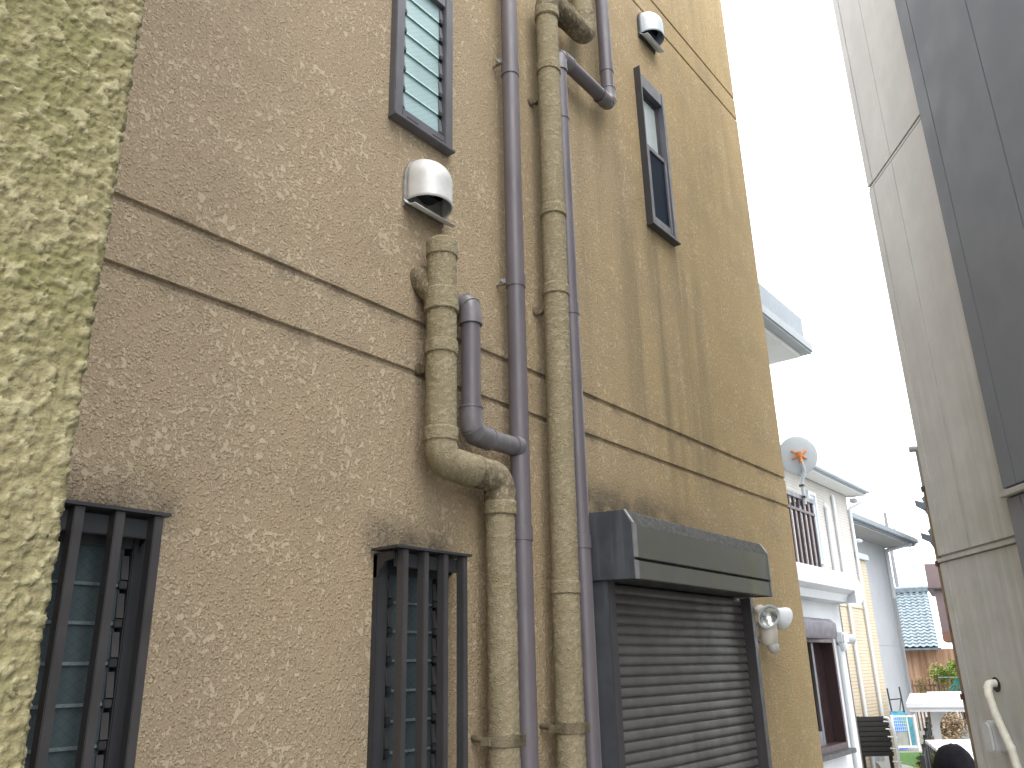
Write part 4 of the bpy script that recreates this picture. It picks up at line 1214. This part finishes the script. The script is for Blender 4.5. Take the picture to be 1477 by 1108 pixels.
def antenna(r0, d0, z0, z1, length, label, group, both=True):
    t = thing('tv_antenna', LP(r0, d0, z0), label, 'antenna', group)
    MB().tube([LP(r0, d0, z0), LP(r0, d0, z1)], 0.025, 8).build('mast', MAT['alu'], t)
    MB().tube([LP(r0 - length * 0.35, d0, z1 - 0.2), LP(r0 + length * 0.65, d0, z1 - 0.2)], 0.022, 8).build('boom', MAT['alu'], t)
    el = MB()
    for i in range(10):
        x = r0 - length * 0.33 + i * length / 10
        el = MB().tube([LP(x, d0 - 0.25, z1 - 0.2), LP(x, d0 + 0.25, z1 - 0.2)], 0.012, 6)
        el.build('element', MAT['alu'], t)
    if both:
        MB().tube([LP(r0 + 0.1, d0, z1 - 0.7), LP(r0 + 0.55, d0, z1 - 0.7)], 0.02, 8).build('boom', MAT['alu'], t)
        for i in range(4):
            x = r0 + 0.12 + i * 0.13
            MB().tube([LP(x, d0, z1 - 0.95 + 0.1 * (i % 2)), LP(x, d0, z1 - 0.45)], 0.014, 6).build('element', MAT['alu'], t)
antenna(19.0, 42.5, 5.0, 6.75, 1.0, 'small roof antenna rising beside the tiled ridge', None)
antenna(14.95, 31.5, 5.8, 7.0, 0.5, 'thin faint roof antenna above the mauve-brown house', None, False)

# ------------------------------------------------------------------ yard
MAT['turf'] = paint('turf', (0.07, 0.16, 0.035), 0.9, 0.25, 12, bump=0.9, bsc=160)
m = MB(); lane(m.box(8.2, 10.4, 17.0, 21.6, 0.48, 0.506)).build('lawn', MAT['turf']); struct(bpy.data.objects['lawn'])
MAT['gatewhite'] = paint('gate_white', (0.62, 0.62, 0.60), 0.5, 0.06, 6, dirt=((0.45, 0.43, 0.38), 0.4))
gt = thing('gate', LP(9.4, 22, 0.5), 'small white barred gate across the yard behind the lawn', 'gate')
GD, gx0, gx1, gz0, gz1 = 22.0, 9.03, 9.80, 0.57, 1.31
lane(MB().box(gx0, gx1, GD - 0.02, GD + 0.02, gz1 - 0.04, gz1)).build('top_rail', MAT['gatewhite'], gt)
lane(MB().box(gx0, gx1, GD - 0.02, GD + 0.02, gz0, gz0 + 0.05)).build('bottom_rail', MAT['gatewhite'], gt)
for x in (gx0 + 0.16, gx0 + 0.56, gx0 + 0.72):
    lane(MB().box(x - 0.016, x + 0.016, GD - 0.018, GD + 0.018, gz0 + 0.05, gz1 - 0.04)).build('bar', MAT['gatewhite'], gt)
for i in range(4):
    lane(MB().box(gx0 + 0.176, gx0 + 0.544, GD - 0.008, GD + 0.008, gz0 + 0.40 + i * 0.075, gz0 + 0.408 + i * 0.075)).build('wire', MAT['gatewhite'], gt)
for i in range(7):
    lane(MB().box(gx0 + 0.21 + i * 0.05, gx0 + 0.218 + i * 0.05, GD - 0.012, GD - 0.009, gz0 + 0.38, gz1 - 0.04)).build('wire', MAT['gatewhite'], gt)
lane(MB().box(gx0 + 0.176, gx0 + 0.544, GD + 0.01, GD + 0.02, gz0 + 0.05, gz0 + 0.36)).build('kick_panel', MAT['greypipe'], gt)
for x in (gx0 + 0.19, gx1 - 0.02):
    lane(MB().box(x - 0.03, x + 0.03, GD - 0.035, GD - 0.02, 0.45, gz1 + 0.02)).build('post', MAT['gatewhite'], gt)

MAT['blackslat'] = paint('black_slat', (0.012, 0.011, 0.010), 0.55, 0.2, 6)
scn = thing('slatted_screen', LP(6.4, 16, 0.5), 'black horizontal-slat screen panel standing beside the white house', 'screen')
s_ = None
for i in range(8):
    lane(MB().box(6.08, 6.64, 15.98, 16.01, 1.00 + i * 0.083, 1.00 + i * 0.083 + 0.07)).build('slat', MAT['blackslat'], scn, bev=0.003)
lane(MB().box(6.09, 6.63, 16.0102, 16.0118, 1.0, 1.655)).build('backing', MAT['blackslat'], scn)
for x in (6.11, 6.60):
    lane(MB().box(x - 0.025, x + 0.025, 16.012, 16.06, 0.45, 1.66)).build('post', MAT['blackslat'], scn)
ac = thing('outdoor_unit', LP(6.75, 17, 0.5), 'white air-conditioner outdoor unit below and behind the black slatted screen', 'air conditioner')
lane(MB().box(6.36, 7.02, 17.0, 17.3, 0.52, 0.95)).build('case', MAT['gatewhite'], ac, bev=0.01)
for i in range(3):
    for j in range(2):
        lane(MB().box(6.62 + i * 0.09, 6.69 + i * 0.09, 16.985, 16.998, 0.83 + j * 0.045, 0.862 + j * 0.045)).build('grille_slot', MAT['bluegrey'], ac)
lane(MB().lathe([(0.0, 0), (0.15, 0), (0.16, 0.01), (0.15, 0.015)], axis_m((6.62, 16.998, 0.66), (0, -1, 0)), 24)).build('fan_guard', MAT['greypipe'], ac)
wp = thing('peg_pole', LP(6.29, 15, 0.5), 'bowed white pole with short side pegs in front of the black screen', 'pole')
lane(MB().tube(bend([(6.16, 15, 1.70), (6.24, 15, 1.68), (6.285, 15, 1.45), (6.30, 15, 1.1), (6.30, 15, 0.40)], 0.15, 5), 0.022, 12)).build('shaft', MAT['whitetrim'], wp, smooth=50)
for z, x in ((1.62, 6.25), (1.5, 6.27), (1.38, 6.285), (1.2, 6.295), (1.0, 6.30), (0.8, 6.30)):
    lane(MB().tube([(x - 0.11, 14.99, z + 0.015), (x + 0.04, 15.0, z)], 0.011, 8)).build('peg', MAT['whitetrim'], wp)
MAT['blackiron'] = paint('black_iron', (0.02, 0.02, 0.022), 0.5, 0.2, 9)
ld = thing('hand_truck', LP(10.2, 23.4, 0.5), 'black metal hand truck frame leaning upright against the grey house', 'hand truck')
lane(MB().tube([(9.84, 23.3, 0.55), (9.86, 23.5, 1.9)], 0.022, 8)).build('side_rail', MAT['blackiron'], ld)
lane(MB().tube([(10.16, 23.3, 0.55), (10.19, 23.5, 1.93)], 0.022, 8)).build('side_rail', MAT['blackiron'], ld)
for z in (1.62, 1.30, 0.9):
    lane(MB().tube([(9.85, 23.44, z), (10.17, 23.44, z + 0.02)], 0.016, 8)).build('rung', MAT['blackiron'], ld)
lane(MB().tube([(10.04, 23.40, 1.25), (10.15, 23.44, 1.62)], 0.012, 8)).build('brace', MAT['blackiron'], ld)

def heap(name, c, sx, sy, sz, mat, label, cat, seed, pw_=1.0, rough=0.35):
    """soft sagging heap: a lumpy dome with a flat foot"""
    m = MB(); nu, nv_ = 28, 12
    rnd = np.random.RandomState(seed)
    P_ = []
    for j in range(nv_ + 1):
        t = j / nv_
        for i in range(nu):
            a = 2 * math.pi * i / nu
            rr = math.cos(t * math.pi / 2) ** pw_
            P_.append((math.cos(a) * rr, math.sin(a) * rr, math.sin(t * math.pi / 2)))
    A_ = np.array(P_)
    A_ = A_ * (1.0 - rough * 0.45 + rough * fbm(A_ + seed, 2.2, 3)[:, None])
    for p in A_: m.v.append((c[0] + p[0] * sx, c[1] + p[1] * sy, c[2] + p[2] * sz))
    for j in range(nv_):
        for i in range(nu):
            i2 = (i + 1) % nu
            m.f.append((j * nu + i, j * nu + i2, (j + 1) * nu + i2, (j + 1) * nu + i))
    o = lane(m).build(name, mat, None, smooth=60)
    return tag(o, label, cat)
MAT['blue'] = paint('blue_sheet', (0.03, 0.17, 0.55), 0.45, 0.2, 8)
MAT['teal'] = paint('teal_sheet', (0.03, 0.17, 0.22), 0.5, 0.25, 8)
heap('blue_bag', (9.5, 22.6, 0.48), 0.26, 0.22, 0.84, MAT['blue'], 'bright blue plastic bag heaped behind the white gate', 'bag', 4, 0.7)
heap('teal_tarp', (9.75, 23.0, 0.48), 0.5, 0.3, 0.86, MAT['teal'], 'dull teal tarpaulin draped over a heap beside the blue bag', 'tarp', 9, 0.6)

# white carport
MAT['carport'] = paint('carport_white', (0.60, 0.61, 0.63), 0.5, 0.04, 4, dirt=((0.5, 0.5, 0.49), 0.3))
cpt = thing('carport', (15.1, 1.4, 0.5), 'white flat-roofed carport on a bracketed post at the yard edge', 'carport')
CX0, CX1, CY0, CY1 = 14.85, 19.4, -1.2, 1.73
CTM = Matrix.Translation((CX0, CY1, 0)) @ Matrix.Rotation(R(13), 4, 'Z') @ Matrix.Translation((-CX0, -CY1, 0))     # turned a little from the houses
def turned(mb):
    mb.v = [tuple(CTM @ Vector(p)) for p in mb.v]
    return mb
turned(MB().box(CX0 - 0.03, CX1, CY0, CY1 + 0.03, 1.83, 1.89)).build('lower_fascia', MAT['carport'], cpt)
turned(MB().box(CX0 - 0.06, CX1, CY0, CY1 + 0.06, 1.893, 1.955)).build('upper_fascia', MAT['carport'], cpt)
for i in range(8):
    x0 = CX0 + 0.1 + i * 0.55
    turned(MB().box(x0, x0 + 0.52, CY0, CY1 - 0.25, 1.9551, 1.985)).build('roof_panel', MAT['carport'], cpt, bev=0.01)
for xx, yy in ((15.14, 1.42), (18.9, 1.42)):
    turned(MB().box(xx - 0.05, xx + 0.05, yy - 0.055, yy + 0.055, 0.4, 1.829)).build('post', MAT['carport'], cpt)
    arc = [(yy - 0.0551, 1.829)] + [(yy - 0.0551 - 0.24 * (1 - math.cos(R(a))), 1.829 - 0.26 * (1 - math.sin(R(a)))) for a in range(0, 91, 15)][::-1]
    turned(MB().prism(arc, xx - 0.03, xx + 0.03, 'x')).build('bracket', MAT['carport'], cpt)

# black mesh fence running away beside the carport
bf = thing('mesh_fence', LP(5.3, 12, 0.4), 'black mesh fence panels running away past the carport post', 'fence')
p0, p1 = Vector(LP(5.45, 12.2, 0)), Vector(LP(9.2, 20, 0))
fd = (p1 - p0).normalized()
for i in range(6):
    q = p0 + (p1 - p0) * i / 5
    MB().box(q.x - 0.03, q.x + 0.03, q.y - 0.03, q.y + 0.03, 0.3, 1.38).build('post', MAT['blackiron'], bf)
for z in (0.6, 1.32):
    MB().tube([(p0.x, p0.y, z), (p1.x, p1.y, z)], 0.018, 8).build('rail', MAT['blackiron'], bf)
for i in range(0, 78):
    q = p0 + (p1 - p0) * (i + 0.5) / 78
    if i == 0:
        b0 = MB().box(-0.011, 0.011, -0.011, 0.011, 0.5, 1.36).build('mesh_bar', MAT['blackiron'], bf, loc=(q.x, q.y, 0))
    else:
        piece(b0, bf, 'mesh_bar', (q.x, q.y, 0))

MAT['blackcloth'] = paint('black_cloth', (0.006, 0.006, 0.008), 0.9, 0.2, 6, **{'Specular IOR Level': 0.1})
heap('scooter_cover', (6.25, 13.0, 0.40), 0.33, 0.5, 1.04, MAT['blackcloth'], 'black rounded cover standing in front of the white ribbed lid', 'cover', 2, 0.75, 0.12)
lid = thing('ribbed_lid', LP(6.9, 13.6, 0.45), 'white ribbed slanted lid of a storage box behind the black cover', 'storage box')
lane(MB().prism([(12.9, 1.14), (12.9, 1.18), (13.7, 1.44), (13.7, 1.40)], 6.2, 7.6, 'x')).build('lid', MAT['carport'], lid)
for i in range(7):
    t = (i + 0.5) / 7
    y0 = 12.9 + 0.8 * t; z0 = 1.182 + 0.26 * t
    lane(MB().tube([(6.2, y0, z0), (7.6, y0, z0)], 0.016, 8)).build('rib', MAT['carport'], lid)
lane(MB().box(6.25, 7.55, 12.98, 13.66, 0.42, 1.15)).build('box', MAT['ventgrey'], lid)

# plants, fence pales, net
def leaf_mat(name, a, b):
    k = NT(name); p = k.pos()
    c = k.mix(k.rng(k.noise(p, 7, 2), 0.35, 0.65), a, b)
    return k.out(c, 0.6, 0, None)
MAT['leaf'] = leaf_mat('leaves_yellowgreen', (0.10, 0.20, 0.03), (0.32, 0.36, 0.05))
MAT['leaf_b'] = leaf_mat('leaves_orange', (0.14, 0.20, 0.04), (0.42, 0.24, 0.06))
MAT['dry'] = leaf_mat('dry_leaves', (0.17, 0.115, 0.07), (0.40, 0.30, 0.19))
MAT['bark'] = paint('bark', (0.10, 0.075, 0.05), 0.9, 0.3, 20)
def shrub(c, rx, ry, rz, n, size, mat, label, seed, group='shrubs in the yard', name='shrub'):
    rnd = random.Random(seed)
    base = Vector(LP(c[0], c[1], 0.5))
    t = thing(name, base, label, 'shrub', None)
    cen = Vector(LP(c[0], c[1], c[2]))
    m = MB(); st = MB()
    tips = []
    for i in range(9):
        d = Vector((rnd.uniform(-1, 1), rnd.uniform(-1, 1), rnd.uniform(-0.2, 1)))
        p = cen + Vector((d.x * rx, d.y * ry, d.z * rz)) * 0.75
        tips.append(p)
        mid = base.lerp(p, 0.5) + Vector((rnd.uniform(-.08, .08), rnd.uniform(-.08, .08), 0.05))
        st.tube([base + Vector((rnd.uniform(-.05, .05), rnd.uniform(-.05, .05), -0.05)), mid, p], [0.022, 0.014, 0.006], 6)
    st.build('stem', MAT['bark'], t, smooth=50)
    for i in range(n):
        tp_ = rnd.choice(tips)
        p = tp_ + Vector((rnd.gauss(0, rx * 0.28), rnd.gauss(0, ry * 0.28), rnd.gauss(0, rz * 0.25)))
        a = Vector((rnd.uniform(-1, 1), rnd.uniform(-1, 1), rnd.uniform(-0.7, 0.7))).normalized()
        b = a.cross(Vector((rnd.uniform(-1, 1), rnd.uniform(-1, 1), rnd.uniform(-1, 1)))).normalized()
        s = size * rnd.uniform(0.6, 1.3)
        m.add([p - a * s, p + b * s * 0.42, p + a * s, p - b * s * 0.42], [(0, 1, 2), (0, 2, 3)])
    m.build('foliage', mat, t)
    return t
shrub((14.1, 29, 1.75), 0.35, 0.35, 0.55, 1500, 0.05, MAT['leaf'], 'yellow-green leafy shrub in front of the board wall', 11)
shrub((14.75, 29.4, 2.05), 0.35, 0.35, 0.5, 1500, 0.05, MAT['leaf'], 'taller bright green shrub beside the hanging teal net', 12)
shrub((13.6, 29.3, 1.55), 0.3, 0.3, 0.5, 700, 0.045, MAT['leaf_b'], 'thin shrub with orange-tipped leaves by the grey house corner', 13)
shrub((9.75, 20.3, 1.05), 0.35, 0.35, 0.32, 3800, 0.032, MAT['dry'], 'dry brown hydrangea-like shrub seen under the carport', 14)
shrub((9.2, 19.6, 0.75), 0.3, 0.3, 0.25, 2400, 0.03, MAT['dry'], 'low dry brown shrub at the foot of the mesh fence', 15)
shrub((7.2, 15.6, 0.8), 0.25, 0.3, 0.25, 900, 0.05, MAT['leaf'], 'low green plants behind the ribbed white lid', 16)
wf = thing('pale_fence', LP(13.5, 28, 0.5), 'weathered thin wooden pales below the board wall', 'fence')
pl0 = lane(MB().box(12.45, 12.50, 28.0, 28.02, 0.45, 2.0)).build('pale', MAT['wood'], wf)
for i in range(1, 16):
    x = 12.45 + i * 0.11
    h_ = 1.95 + 0.08 * math.sin(i * 2.3)
    lane(MB().box(x, x + 0.045, 28.0, 28.02, 0.45, h_)).build('pale', MAT['wood'], wf)
for z in (1.1, 1.8):
    lane(MB().box(12.4, 14.2, 28.021, 28.045, z, z + 0.05)).build('rail', MAT['wood'], wf)
MAT['net'] = paint('teal_net', (0.03, 0.30, 0.24), 0.7, 0.2, 12)
nn = thing('net', LP(13.2, 26, 1.7), 'teal net hung to a point from a white line among the shrubs', 'net')
ap = (13.02, 26.0, 2.08)
for i in range(14):
    a = 2 * math.pi * i / 14
    lane(MB().tube([ap, (13.02 + 0.14 * math.cos(a), 26 + 0.14 * math.sin(a), 1.88), (13.0 + 0.33 * math.cos(a), 26 + 0.33 * math.sin(a), 1.62)], 0.012, 5)).build('strand', MAT['net'], nn)
for z, rr in ((1.95, 0.09), (1.86, 0.15), (1.77, 0.21), (1.68, 0.28), (1.62, 0.33)):
    pts = [(13.02 + rr * math.cos(2 * math.pi * i / 16), 26 + rr * math.sin(2 * math.pi * i / 16), z) for i in range(17)]
    lane(MB().tube(pts, 0.011, 5)).build('strand', MAT['net'], nn)
lane(MB().tube([(12.45, 26, 2.10), (13.02, 26, 2.085), (13.5, 26, 2.12)], 0.014, 6)).build('line', MAT['whitetrim'], nn)
lane(MB().tube([(12.45, 26, 0.45), (12.45, 26, 2.12)], 0.02, 8)).build('stake', MAT['bark'], nn)
lane(MB().tube([(13.5, 26, 0.45), (13.5, 26, 2.14)], 0.02, 8)).build('stake', MAT['bark'], nn)
